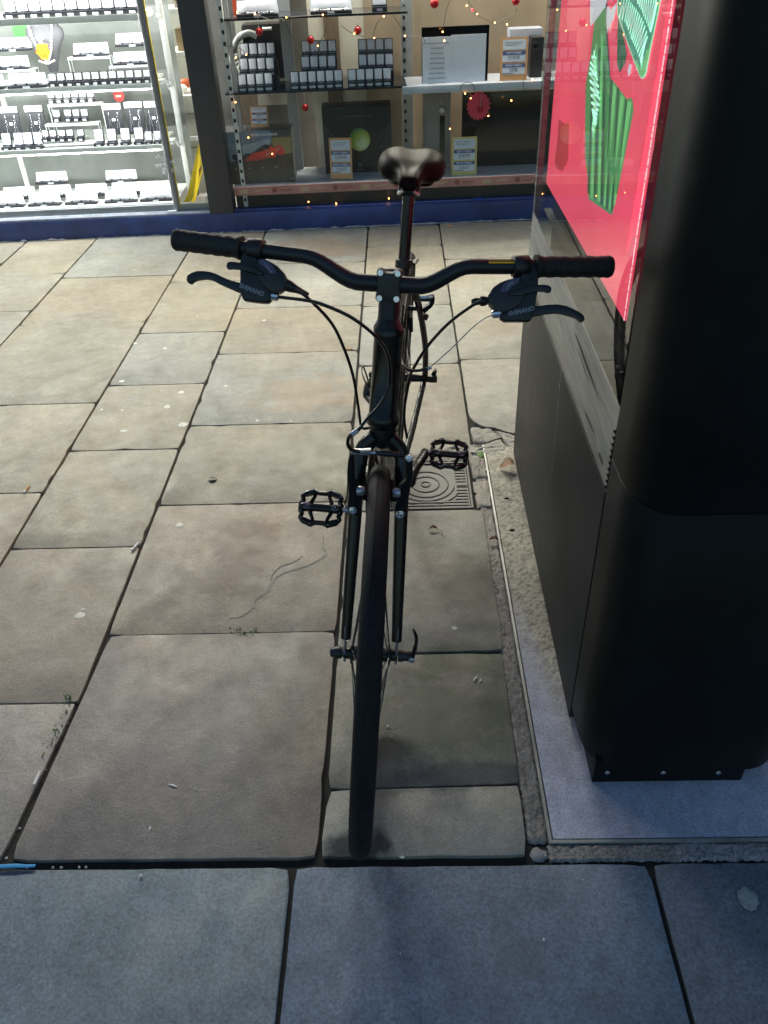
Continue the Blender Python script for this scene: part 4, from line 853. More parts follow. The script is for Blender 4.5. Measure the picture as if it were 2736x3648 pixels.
# tower speaker
t = thing('tower_speaker', SM @ V((1.0, .3, .21)), 'grey-brown tower speaker with a silver knob and a tall black slot', 'speaker')
a = SP(1513, 640, .28); b = SP(1606, 336, .28); M['taupe'] = mat('taupe_panel', (.23, .215, .195), .5, 0, .08)
cuboid('cabinet', M['taupe'], t, (a.x, .28, a.z), (b.x, .45, b.z+.02), bev=.003); mb = MB(); k_ = SP(1573, 391, .28); mb.lathe((k_.x, .2795, k_.z), (0, -1, 0), [(0, .019), (.012, .018), (.016, .014), (.017, 0)], 24); build('knob', mb, M['satin'], t, xf=SM)
mb = MB(); k_ = SP(1573, 362, .28); mb.lathe((k_.x, .2795, k_.z), (0, -1, 0), [(0, .006), (.003, .006)], 12); build('button', mb, M['upright'], t, xf=SM)
a2 = SP(1565, 640, .28); b2 = SP(1585, 411, .28); cuboid('slot', M['screen'], t, (a2.x, .2780, a2.z+.01), (b2.x, .2795, b2.z)); a3 = SP(1518, 411, .28); cuboid('seam', M['ink'], t, (a3.x, .2788, a.z+.01), (a3.x+.002, .2797, b2.z))
# television
t = thing('television', SM @ V((1.35, .3, .22)), 'black television screen standing right of the yellow price card', 'television')
a = SP(1642, 622, .30); b = SP(1990, 318, .30); cuboid('screen', M['screen'], t, (a.x, .30, a.z), (b.x, .33, b.z), bev=.003)
mb = MB()
for px in (1740, 1786, 1837, 1884): q = SP(px, 610, .296); mb.box((q.x-.010, .297, q.z-.002), (q.x+.010, .2995, q.z+.003))
build('white_mark', mb, M['padw'], t, xf=SM)
# rosette with bauble
t = thing('paper_rosette', SM @ V((1.15, .1, .52)), 'red notched paper rosette with a small red bauble hung in front of the television', 'decoration')
c_ = SP(1705, 378, .13); mb = MB(); pts = []
for i in range(36): a = 2*math.pi*i/36; r = .069 if i % 2 else .059; pts.append(V((c_.x+r*math.cos(a)*.98, .13, c_.z+r*math.sin(a)*1.08)))
mb.prism(pts, (0, .002, 0)); build('disc', mb, M['rosette'], t, xf=SM, smooth=.3)
def bauble(px, py, r, dep, label, string=.09, matte=False):
    q = SP(px, py, dep); t = thing('christmas_bauble', SM @ q, label, 'bauble', 'red baubles hanging in the window')
    mb = MB(); mb.ball(q, r, 20); build('ball', mb, M['baublered'], t, xf=SM, smooth=1.)
    mb = MB(); mb.lathe(q+V((0, 0, r*.92)), (0, 0, 1), [(0, .0045), (.008, .004)], 10); build('cap', mb, M['silver'], t, xf=SM)
    mb = MB(); mb.tube([q+V((0, 0, r+.006)), q+V((.001, 0, r+string))], .0009, 5); build('string', mb, M['wire'], t, xf=SM)
for a in [(1712, 389, .016, .125, 'small red bauble in the centre of the paper rosette', .055), (923, 113, .019, .10, 'shiny red bauble hanging above the left block of ring boxes', .06), (1107, 143, .019, .10, 'red bauble on a long string above the middle block of ring boxes', .10), (1275, 108, .019, .10, 'shiny red bauble above the right block of ring boxes', .05),
          (1087, 383, .019, .10, 'glittering red bauble hanging below the middle block of ring boxes', .055), (1548, 12, .022, .12, 'red bauble at the top edge above the notice board', .08), (1838, 4, .020, .12, 'dark red bauble at the top edge above the £119.99 card', .08)]: bauble(*a[:5], string=a[5])
# bottom shelf with printed edge strip
t = thing('display_shelf', SM @ V((.7, .2, .18)), 'long low display shelf with a pink and orange printed edge strip', 'shelf')
cuboid('shelf', mat('pale_shelf', (.36, .38, .42), .45, 0, .06), t, (-.163, .075, .205), (1.92, .46, .2265)); strip = cuboid('edge_strip', M['pink'], t, (-.160, .068, .180), (1.92, .0748, .2262))
mb = MB(); mb2 = MB(); mb3 = MB(); r_ = random.Random(2); x = -.13
while x < 1.85:
    mb.box((x, .0665, .186+r_.uniform(0, .004)), (x+.05, .0677, .214)); mb.prism([(x+.08, .0670, .196), (x+.15, .0670, .206), (x+.15, .0670, .213), (x+.08, .0670, .203)], (0, .0008, 0))
    mb2.lathe((x+.20, .0677, .204), (0, -1, 0), [(0, .0145), (.0012, .0145)], 18); mb3.box((x+.235, .0665, .203), (x+.30, .0677, .207)); mb3.box((x+.235, .0665, .196), (x+.28, .0677, .199)); x += .345
build('print', mb, M['peach'], strip, xf=SM); build('badge', mb2, M['stripred'], strip, xf=SM); build('print_line', mb3, M['stripred'], strip, xf=SM)
sb('kick_board', [((-.163, .13, .04), (1.92, .15, .204))], mat('black_kick_board', (.02, .021, .02), .5))
tag(cuboid('blue_tape', mat('blue_tape', (.03, .07, .35), .5), None, (S(1562, 725, .047)[0], .046, S(1562, 729, .047)[1]), (S(1594, 725, .047)[0], .048, S(1594, 718, .047)[1])), 'small blue tape strip low on the window behind the saddle', 'tape')
tag(cuboid('blue_tape', bpy.data.materials['blue_tape'], None, (S(1691, 725, .047)[0], .046, S(1691, 729, .047)[1]), (S(1720, 725, .047)[0], .048, S(1720, 704, .047)[1])), 'square blue tape patch low on the window under the television', 'tape')
# printed game box
t = thing('printed_carton', SM @ V((-.01, .2, .2265)), 'dark carton printed with a red racing car and the words POWER YOUR DREAMS', 'boxed console')
a = SP(805, 655, .13); b = SP(1029, 462, .13); xL, xR, zB, zT = a.x+.005, b.x+.008, .227, b.z; YF = .13
M['cartonface'] = mat('carton_dark_print', (.07, .066, .06), .35, 0, .3, 5)
cuboid('carton', mat('carton_grey', (.075, .075, .078), .4, 0, .1), t, (xL, YF, zB), (xR, .30, zT), bev=.001)
def face(name, P, m, layer, u0=0, v0=0, W=1659., H=1327.):       # shapes printed on the front, in the proportions of the printed panel
    mb = MB()
    for poly in P: mb.add([V((xL+(xR-xL)*max(0, min(1, (x-30)/1260)), YF-.0003*layer, zT-(zT-zB)*max(0, min(1, (y-105)/1065)))) for x, y in poly], [tuple(range(len(poly)))])
    return build(name, mb, m, t, xf=SM)
face('printed_picture', [[(30, 105), (1290, 105), (1290, 1170), (30, 1170)]], M['cartonface'], 1)
face('printed_sky', [[(30, 105), (930, 105), (950, 330), (700, 420), (400, 560), (200, 700), (60, 730), (30, 600)]], mat('print_sky', (.17, .25, .34), .4, 0, .3, 6), 2)
face('printed_haze', [[(930, 240), (1280, 240), (1280, 640), (1160, 600), (1100, 430), (960, 420)]], mat('print_haze', (.30, .24, .10), .4, 0, .3, 6), 2)
face('printed_cloud', [[(150, 330), (420, 380), (900, 260), (920, 370), (600, 520), (350, 600), (150, 560), (60, 470)]], mat('print_cloud', (.28, .34, .40), .4, 0, .3, 9), 3)
face('printed_ground', [[(60, 730), (400, 690), (900, 640), (1290, 560), (1290, 880), (60, 900)]], mat('print_ground', (.07, .055, .035), .5, 0, .4, 12), 3)
face('printed_car', [[(420, 690), (540, 560), (760, 500), (900, 410), (980, 450), (1010, 560), (960, 640), (850, 640), (660, 690)], [(1000, 500), (980, 440), (1040, 390), (1110, 420), (1155, 520), (1150, 590), (1050, 600)]], mat('print_red', (.60, .05, .03), .4, 0, .3, 20), 4)
face('printed_cockpit', [[(560, 540), (690, 440), (820, 370), (900, 400), (880, 460), (760, 500)], [(190, 560), (330, 545), (340, 590), (260, 670), (210, 650)], [(420, 545), (510, 535), (510, 580), (430, 600)]], mat('print_black', (.02, .02, .028), .4), 5)
face('printed_badge', [[(790, 580), (880, 540), (880, 575), (800, 600)], [(1000, 490), (1070, 445), (1060, 480), (1010, 505)], [(220, 820), (245, 820), (258, 870), (232, 875)], [(465, 830), (500, 830), (500, 860), (475, 860)], [(700, 845), (735, 825), (770, 850), (735, 862)], [(935, 835), (1015, 820), (1015, 840), (950, 862)], [(1210, 1080), (1300, 1085), (1300, 1098), (1210, 1095)]], M['letter'], 6)
mb = textmb('POWER YOUR DREAMS', .0170, SM @ frame((xL+(xR-xL)*.625, YF-.0024, zT-(zT-zB)*.072), (1, 0, 0), (0, 0, 1)), 0, squash=.80, bold=.035); build('lettering', mb, M['label'], t)
mb = MB(); q = V((xL+.018, YF-.002, zT-.022)); mb.lathe(q, (0, -1, 0), [(0, .009), (.0006, .009)], 20); sp_ = build('round_mark', mb, M['letter'], t, xf=SM)
mb = MB(); mb.tube([q+V((-.006, -.001, -.006)), q+V((.006, -.001, .006))], .0016, 5); mb.tube([q+V((.006, -.001, -.006)), q+V((-.006, -.001, .006))], .0016, 5); build('cross', mb, bpy.data.materials['print_black'], sp_, xf=SM)
# box with green ball
t = thing('green_ball_carton', SM @ V((.56, .3, .2265)), 'large black carton with a glowing green ball and a small cross emblem', 'boxed console')
a = SP(1163, 632, .28); b = SP(1392, 376, .28); xa, xb, za, zb_ = a.x, b.x, .227, b.z+.003
cuboid('carton', mat('black_carton', (.012, .013, .013), .5, 0, .2, 6), t, (xa, .28, za), (xb, .44, zb_), bev=.001)
gb = bpy.data.materials.new('green_ball_print'); gb.use_nodes = True; n = gb.node_tree.nodes; L = gb.node_tree.links
g = n.new('ShaderNodeTexGradient'); g.gradient_type = 'SPHERICAL'; tc = n.new('ShaderNodeTexCoord'); mp = n.new('ShaderNodeMapping'); cr = n.new('ShaderNodeValToRGB')
cq = SP(1281, 498, .279); wq = SM @ cq - origin(t)
mp.inputs['Location'].default_value = (-(wq.x+.016)*11, -wq.y*11, -(wq.z-.026)*11); mp.inputs['Scale'].default_value = (11, 11, 11)
L.new(tc.outputs['Object'], mp.inputs[0]); L.new(mp.outputs[0], g.inputs[0]); L.new(g.outputs[0], cr.inputs[0]); e = cr.color_ramp.elements
e[0].position = .05; e[0].color = (.04, .18, .05, 1); e[1].position = .85; e[1].color = (.66, .75, .42, 1); x = e.new(.4); x.color = (.34, .42, .04, 1)
L.new(cr.outputs[0], n['Principled BSDF'].inputs['Base Color']); n['Principled BSDF'].inputs['Roughness'].default_value = .35
mb = MB(); mb.lathe(cq, (0, -1, 0), [(0, .0605), (.0008, .060)], 40); bl = build('green_ball', mb, gb, t, xf=SM)
mb = MB(); mb.add([cq+V((-.012, -.0012, -.018)), cq+V((.014, -.0012, .030)), cq+V((.016, -.0012, .031)), cq+V((-.009, -.0012, -.014))], [(0, 1, 2, 3)]); mb.add([cq+V((-.02, -.0012, .012)), cq+V((.012, -.0012, -.026)), cq+V((.014, -.0012, -.024)), cq+V((-.018, -.0012, .014))], [(0, 1, 2, 3)]); build('crease', mb, mat('ball_crease', (.2, .3, .05), .4), bl, xf=SM)
q = SP(1283, 588, .279); mb = MB()
for s_ in (-1, 1): mb.add([q+V((s_*.012, -.0006, .011)), q+V((s_*.006, -.0006, .011)), q+V((-s_*.012, -.0006, -.010)), q+V((-s_*.006, -.0006, -.012))], [(0, 1, 2, 3)])
build('cross_emblem', mb, M['ink'], t, xf=SM)
mb = textmb('XBOX', .014, SM @ frame((q.x, .2785, q.z-.026), (1, 0, 0), (0, 0, 1)), 0, bold=.03); textmb('VIDEO GAME SYSTEM', .0085, SM @ frame((q.x-.005, .2785, SP(1283, 413, .279).z), (1, 0, 0), (0, 0, 1)), 0, mb, squash=2.1); build('lettering', mb, M['ink'], t)
mb = MB()
for s_, x_ in ((1, xa), (-1, xb)):
    mb.add([V((x_+s_*.004, .2788, zb_-.088)), V((x_+s_*.007, .2788, zb_-.086)), V((x_+s_*.085, .2788, zb_-.192)), V((x_+s_*.082, .2788, zb_-.194))], [(0, 1, 2, 3)])
    for k in range(11): mb.box((min(x_+s_*.003, x_+s_*(.012+.0062*k)), .2786, zb_-.110-.0115*k), (max(x_+s_*.003, x_+s_*(.012+.0062*k)), .2795, zb_-.1075-.0115*k))
build('printed_slat', mb, mat('slat_print', (.09, .09, .095), .4), t, xf=SM)
# string of warm lights
t = thing('fairy_light_string', SM @ V((.5, .09, 1.0)), 'string of small warm fairy lights draped across the electronics window', 'fairy lights')
BL = [(845, 44), (908, 50), (840, 205), (877, 195), (839, 364), (885, 490), (970, 548), (1016, 662), (1099, 719), (1198, 725), (1385, 707)]
BR = [(1020, 62), (1150, 53), (1132, 163), (1262, 120), (1367, 58), (1333, 135), (1443, 128), (1577, 113), (1583, 145), (1663, 20), (1700, 50), (1763, 81), (1806, 87), (1897, 283)]
BS = [(1657, 333), (1677, 350), (1740, 413), (1603, 459), (1822, 358)]
proto = None
for k, (px, py) in enumerate(BL+BR+BS):
    dep = .085 if (px, py) != (1822, 358) else .12; q = SM @ SP(px, py, dep)-origin(t)
    if proto is None or k == 1:
        mb = MB(); mb.ball((0, 0, 0), .0034, 10); proto = bpy.data.objects.new('bulb', build('tmp', mb, M['bulb'], None).data); bpy.data.objects.remove(bpy.data.objects['tmp']); sc.collection.objects.link(proto); proto.parent = t; proto.location = q
        continue
    c = proto.copy(); sc.collection.objects.link(c); c.location = q
mb = MB()
for chain in (BL[:2]+[(960, 70), (1010, 70), (1045, 140)], [BL[0], (800, 75)], [(805, 165), (830, 168), (860, 175), BL[3]], [(870, 420), (888, 480), (925, 520), BL[6]], BR[:2], [(1165, 62), (1160, 110), BR[2]], [(1215, 90), (1240, 110), BR[3], (1300, 132)], [BR[4], (1345, 80), (1332, 118), BR[5]], [(1400, 55), (1425, 90), BR[6], (1500, 132), (1515, 150), (1508, 160)], [(1605, -5), (1590, 40), BR[7]], [(1660, -10), BR[10], (1730, 70), BR[11], (1800, 65), (1835, 50), (1840, 30)],
              [(1645, 330), (1642, 305), (1665, 293), (1685, 300), (1693, 330)], BS[:2], [(1740, 360), (1740, 413)], [(1865, 318), (1866, 290), (1870, 265)], [(1030, 648), (1060, 658), (1085, 684)], [BL[7], (1030, 650)], [(1595, 430), (1600, 445), BS[3]]):
    mb.tube(spline([SP(x, y, .086) for x, y in chain], 5), .0016, 5)
build('wire', mb, M['fwire'], t, xf=SM)
tag(build('stalk_light', MB().add([], []) if 0 else (lambda m_: (m_.ball(SP(1684, 35, .12), .008, 10), m_)[1])(MB()), mat('red_bulb', (.8, .05, .06), .4, emit=1.), None, xf=SM), 'single red light high above the notice board', 'light')
# ================================================================ BICYCLE
bk = thing('bicycle', (-.08, 1.55, 0), 'black bicycle with straight handlebar leaning against the kiosk, seen head-on', 'bicycle')
def FB(y, z, w_=0):                          # frame plane (leans right), w_ = sideways offset
    return V((-.175+.065*y+.081*z, y, z))+V((1, -.065, -.081)).normalized()*w_
def FF(y, z, w_=0):                          # steered front group
    return V((-.12+.02*y+.081*z, y, z))+V((1, -.02, -.081)).normalized()*w_
LATF = V((1, -.02, -.081)).normalized(); LATB = V((1, -.065, -.081)).normalized()
def arc(c, lat, r, a0, a1, n, fn):
    return [fn(c[0]+r*math.cos(math.radians(a0+(a1-a0)*i/n)), c[1]+r*math.sin(math.radians(a0+(a1-a0)*i/n))) for i in range(n+1)]
def wheel(cy, cz, fn, lat, front):
    t = bpy.data.objects.new('wheel', None); sc.collection.objects.link(t); t.parent = bk
    n = 96; C = fn(cy, cz)
    def ringmesh(prof, seg=n):               # prof: (radius, sideways) closed section
        k = len(prof); vs = []; fs = []
        for i in range(seg):
            a = 2*math.pi*i/seg; base = fn(cy, cz); rd = (fn(cy+math.cos(a), cz+math.sin(a))-base)
            for r, s in prof: vs.append(base+rd*r+lat*s)
        for i in range(seg):
            for j in range(k): fs.append((i*k+j, i*k+(j+1) % k, ((i+1) % seg)*k+(j+1) % k, ((i+1) % seg)*k+j))
        return MB().add(vs, fs)
    sec = [(.3305+.0195*math.cos(a)*(1.0 if math.cos(a) > 0 else .75), .0190*math.sin(a)) for a in [2*math.pi*i/20 for i in range(20)]]
    mb = ringmesh(sec)
    tl = .0006
    for s in (-1, 1): 
        q = ringmesh([(.3503, s*.0040-.0008), (.3503, s*.0040+.0008), (.3485, s*.0040)]); mb.add(q.v, q.f)
    build('tyre', mb, M['rubber'], t, smooth=.9)
    rimp = [(.3215, -.0125), (.3215, .0125), (.3165, .0122), (.3050, .0110), (.2960, .006), (.2960, -.006), (.3050, -.0110), (.3165, -.0122)]
    build('rim', ringmesh(rimp), M['frame'], t)
    hw = .050 if front else .0675
    mb = MB(); fl = .034 if front else .03
    mb.lathe(C-lat*hw, lat, [(0, .009), (.004, .0105), (.010, .0105), (hw-fl-.004, .012), (hw-fl-.002, .020), (hw-fl+.001, .020), (hw-fl+.004, .013), (hw, .0095), (hw+fl-.004, .013), (hw+fl-.001, .020), (hw+fl+.002, .020), (hw+fl+.004, .012), (2*hw-.010, .0105), (2*hw-.004, .0105), (2*hw, .009)], 24)
    build('hub', mb, M['frame'], t)
    first = None
    for i in range(32):
        side = -1 if i % 2 else 1; a = 2*math.pi*i/32; lean_ = .55 if (i//2) % 2 else -.55; a2 = a+lean_
        p = C+(fn(cy+math.cos(a2), cz+math.sin(a2))-C)*.018+lat*side*fl; q = C+(fn(cy+math.cos(a), cz+math.sin(a))-C)*.299
        mb = MB(); mb.tube([p, p.lerp(q, .5), q], .0011, 6); build('spoke', mb, M['spoke'], t)
    # quick release
    mb = MB(); e1 = C-lat*(hw+.0015); mb.lathe(e1, -lat, [(0, .009), (.004, .0115), (.012, .0115), (.016, .0095), (.022, .0085), (.024, .003)], 20); build('skewer_nut', mb, M['matte'], t); mb = MB()
    e2 = C+lat*(hw+.0015); mb.lathe(e2, lat, [(0, .011), (.006, .0115), (.012, .0095), (.024, .0095), (.028, .008)], 20); build('skewer', mb, M['matte'], t)
    mb = MB()
    k = C+lat*(hw+.026); upv = fn(cy-.02, cz+1)-fn(cy, cz)
    if front: mb.tube(spline([k+V((0, -.004, -.004)), k+upv*.014+lat*.004, k+upv*.033+lat*.006, k+upv*.052+lat*.005, k+upv*.070-lat*.001], 5), [.0075]+[.0062]*8+[.0048]*8+[.0038]*4, 10, flat=.7); 
    else: mb.tube([k, k+upv*.03+lat*.008, k+V((0, -.05, .05))+lat*.008], [.008, .006, .004], 10)
    build('release_lever', mb, M['frame'], t)
    if front: mb = MB(); mb.lathe(k+V((0, -.0085, -.001)), (0, -1, .25), [(0, .0055), (.002, .0055), (.0028, .004)], 16); build('pivot_pin', mb, M['satin'], t)
    mb = MB(); a = math.radians(250); rd = (fn(cy+math.cos(a), cz+math.sin(a))-C); mb.tube([C+rd*.296, C+rd*.26], .003, 8); build('valve', mb, M['satin'], t)
    return C
HF = (1.037, .350); HR = (2.14, .350)
wheel(*HF, FF, LATF, True); wheel(*HR, FB, LATB, False)
# ---- fork
axis = lambda z: 1.0796+.344*(z-.365)         # steering axis: y at height z
cz = .728
mb = MB()
for s in (-1, 1):
    top = FF(axis(cz)-.012, cz-.006, s*.012); sh = FF(axis(.70)-.008, .699, s*.032); kn = FF(axis(.66)-.012, .662, s*.0385); bt = FF(1.040, .385, s*.0465)
    pts = spline([top, sh, kn, kn.lerp(bt, .35), kn.lerp(bt, .7), bt], 6); n_ = len(pts)
    mb.tube(pts, [.0155-.0062*min(1, i/(n_-1))**1.0 if i > 4 else .0145 for i in range(n_)], 16)
mb.lathe(FF(axis(.70), .702), FF(axis(.75), .75)-FF(axis(.70), .70), [(0, .016), (.006, .021), (.02, .0225), (.033, .0235)], 24)
fork = build('fork', mb, M['frame'], bk, smooth=.9)
mb = MB()
for s in (-1, 1):
    a = FF(1.042, .398, s*.0475); b_ = FF(1.038, .335, s*.0475); d = (b_-a); f = V((0, 1, 0)); l = LATF*.003
    mb.tube([a-d*.25, a+d*.4, b_], [.006, .011, .011], 10, flat=.28, nrm=LATF)
build('dropout', mb, M['satin'], fork)
# ---- frame
hax = (FB(axis(.90), .90)-FB(axis(.74), .74)).normalized()
mb = MB(); h0 = FB(axis(.737), .737); L_ = (FB(axis(.893), .893)-h0).length
mb.lathe(h0, hax, [(0, .0255), (.004, .0278), (.016, .0278), (.020, .0252), (L_*.5, .0246), (L_-.018, .0248), (L_-.014, .0262), (L_-.002, .0262), (L_, .025)], 32)
BBc = FB(1.71, .28); stTop = FB(1.832, .800)
mb.tube([FB(axis(.862), .862), FB(1.82, .752)], [.0195, .0155], 18, flat=1.0)
mb.tube([FB(axis(.775), .775), FB(1.45, .552), BBc], [.0245, .0235, .021], 20)
mb.tube([BBc, stTop], [.0160, .0158], 20)
mb.lathe(BBc-LATB*.035, LATB, [(0, .020), (.07, .020)], 24)
for s in (-1, 1):
    mb.tube(spline([FB(1.822, .770, s*.010), FB(1.87, .715, s*.030), FB(1.96, .62, s*.048), FB(2.06, .49, s*.066), FB(2.125, .385, s*.072), FB(2.135, .355, s*.072)], 5), .0085, 12)
    mb.tube(spline([FB(1.72, .283, s*.020), FB(1.80, .290, s*.034), FB(1.95, .310, s*.052), FB(2.12, .345, s*.070)], 6), [.0115]*7+[.0095]*6+[.0085]*6, 12, flat=.85)
    mb.tube([FB(2.115, .352, s*.071), FB(2.16, .350, s*.071)], [.017, .013], 12, flat=.25, nrm=LATB)
mb.tube([FB(1.92, .655, -.036), FB(1.92, .655, .036)], .006, 10)
frame_o = build('frame', mb, M['frame'], bk, smooth=.9)
mb = MB(); sax = (stTop-BBc).normalized(); mb.lathe(stTop-sax*.012, sax, [(0, .0185), (.001, .0205), (.018, .0205), (.0195, .0185)], 28); mb.tube([stTop+LATB*.020+V((0, .004, -.004)), stTop+LATB*.030+V((0, .03, -.002)), stTop+LATB*.027+V((0, .058, -.012))], [.007, .0065, .005], 10, flat=.6); build('seat_clamp', mb, M['matte'], bk)
sdN = FB(1.873, .967); mb = MB(); mb.tube([stTop-sax*.05, stTop+(sdN-stTop)*.86], .0136, 22); build('seatpost', mb, M['frame'], bk, smooth=.9)
# ---- saddle
def lerp(a, b, t): return a+(b-a)*t
sec = [(1.806, .012, .976, .008), (1.810, .021, .985, .016), (1.822, .0255, .991, .022), (1.845, .0275, .995, .028), (1.868, .032, .997, .034), (1.884, .044, 1.000, .040), (1.898, .060, 1.004, .048), (1.915, .073, 1.008, .054), (1.94, .081, 1.011, .056), (1.968, .083, 1.013, .054), (1.992, .079, 1.013, .048), (2.008, .065, 1.010, .038), (2.014, .036, 1.003, .028)]
rows = []
for y, hw, zt, dp in sec:
    row = []
    for i in range(21):
        u = -1+2*i/20; s_ = math.copysign(abs(math.sin(u*math.pi/2))**.8, u) if abs(u) > 0 else 0
        drop = dp*(abs(u)**2.9); crown = .005*(1-u*u)*(1 if y > 1.86 else .3)
        groove = -.0055*math.exp(-(u/.14)**2)*min(1, max(0, (y-1.83)/.06))
        und = max(0, (abs(u)-.86)/.14); row.append(FB(y, zt-drop+crown*0+groove, hw*s_*(1-.10*und)))
    rows.append(row)
under = [[FB(sec[j][0], sec[j][2]-sec[j][3]-.004, -sec[j][1]*(.8-1.6*i/8)) for i in range(9)] for j in range(len(sec))]
mb = MB(); full = [rows[j]+under[j] for j in range(len(sec))]; k = len(full[0]); vs = [p for r in full for p in r]
fs = [(a*k+i, a*k+(i+1) % k, (a+1)*k+(i+1) % k, (a+1)*k+i) for a in range(len(full)-1) for i in range(k)]+[tuple(range(k)), tuple((len(full)-1)*k+i for i in range(k))]
mb.add(vs, fs); sad = build('saddle', mb, M['saddle'], bk, smooth=2.5, subd=1)
mb = MB()
for s in (-1, 1): mb.tube(spline([FB(1.82, .962, s*.010), FB(1.835, .952, s*.020), FB(1.85, .949, s*.0215), FB(1.92, .953, s*.0215), FB(1.985, .975, s*.03)], 6), .0035, 8)
build('rail', mb, M['satin'], sad)
mb = MB(); c_ = FB(1.872, .951); mb.lathe(c_-LATB*.023, LATB, [(0, .012), (.046, .012)], 16); mb.lathe(FB(1.866, .925), sax, [(0, .0137), (.03, .018)], 20); mb.cb(c_, (.040, .050, .014)); build('clamp', mb, M['matte'], sad, bev=.001)
# ---- steerer, stem, bar
BC = V((-.018, 1.178, 1.000))                 # centre of the bar clamp
sA = FF(axis(.892), .892); sB = FF(axis(.965), .965)
mb = MB(); Ls = (sB-sA).length; mb.lathe(sA, sB-sA, [(0, .0250), (.003, .0245), (.013, .0195), (.018, .0182), (Ls, .0178)], 26); build('headset_spacer', mb, M['matte'], bk, smooth=.9)
stt = FF(axis(.962), .962)
mb = MB(); mb.lathe(stt-(sB-sA).normalized()*.026, sB-sA, [(0, .0188), (.002, .0198), (.046, .0198), (.048, .017)], 26); mb.tube([stt, stt.lerp(BC, .5), BC+V((0, .02, -.004))], [.018, .0165, .019], 20, flat=.9); stem = build('stem', mb, M['matte'], bk, smooth=.9)
# faceplate, facing forward and up
nF = V((0, -.965, .26)).normalized(); upF = (LATF.cross(nF)).normalized(); upF = upF if upF.z > 0 else -upF
Xf = frame(BC+nF*.0135, LATF, upF)
out = [(x*.74, y*.86) for x, y in [(-.0255, -.024), (-.021, -.029), (-.010, -.0275), (.010, -.0275), (.021, -.029), (.0255, -.024), (.024, -.012), (.021, 0), (.024, .012), (.0255, .022), (.021, .0275), (.015, .0265), (.008, .0205), (-.008, .0205), (-.015, .0265), (-.021, .0275), (-.0255, .022), (-.024, .012), (-.021, 0), (-.024, -.012)]]
mb = MB(); mb.prism([Xf @ V((x, y, -.026)) for x, y in out], nF*.0315); build('faceplate', mb, M['matte'], stem, bev=.003, smooth=.9)
for x, y in ((-.0128, -.0190), (.0128, -.0190), (-.0130, .0175), (.0126, .0175)):
    mb = MB(); q = Xf @ V((x, y, .005)); mb.lathe(q, nF, [(0, .0047), (.0035, .0047), (.004, .0042), (.004, .0022), (.0018, .0020)], 16); build('bolt', mb, M['silver'], stem)
def BAR(w_):                                  # centre line of the bar, w_ = sideways distance
    a = abs(w_); rise = .030*(0 if a < .045 else 1 if a > .125 else (1-math.cos(math.pi*(a-.045)/.08))/2); back = .050*max(0, (a-.05)/.285)
    return BC+LATF*w_+V((.002, 0, 1))*rise+V((0, 1, 0))*(back-.020*w_)
ws = [-.318+.648*i/60 for i in range(61)]
mb = MB(); mb.tube([BAR(w_) for w_ in ws], [.0127 if abs(w_) < .05 else .0127-.0016*min(1, (abs(w_)-.05)/.06) for w_ in ws], 18); bar = build('handlebar', mb, M['matte'], bk, smooth=.9)
for s in (-1, 1):
    mb = MB(); ge_ = .322 if s < 0 else .335; ww = [s*(.222+(ge_-.222)*i/24) for i in range(25)]; pts = [BAR(x) for x in ww]; mb.tube(pts, [.0178 if i in (0, 1) else (.0158+.0005*math.sin(i*1.5)) if i < 23 else .0158 for i in range(25)]+[], 22)
    e = BAR(s*ge_); d = (BAR(s*ge_)-BAR(s*(ge_-.01))).normalized(); mb.lathe(e-d*.001, d, [(0, .0166), (.004, .0166), (.008, .0145), (.009, .009)], 22); build('grip', mb, M['grip'], bar, smooth=.9)
mb = MB(); mb.tube([BAR(.150), BAR(.188)], .01135, 14); st_ = [i for i in range(1)]; yl = MB(); P0 = BAR(.150); P1 = BAR(.190); ey = V((0, -.55, .835)).normalized()
yl.add([P0+ey*.0116+V((0, -.0025, -.0015)), P1+ey*.0116+V((0, -.0025, -.0015)), P1+ey*.0113+V((0, .004, .0015)), P0+ey*.0113+V((0, .004, .0015))], [(0, 1, 2, 3)]); build('sticker', yl, M['yellow'], bar)
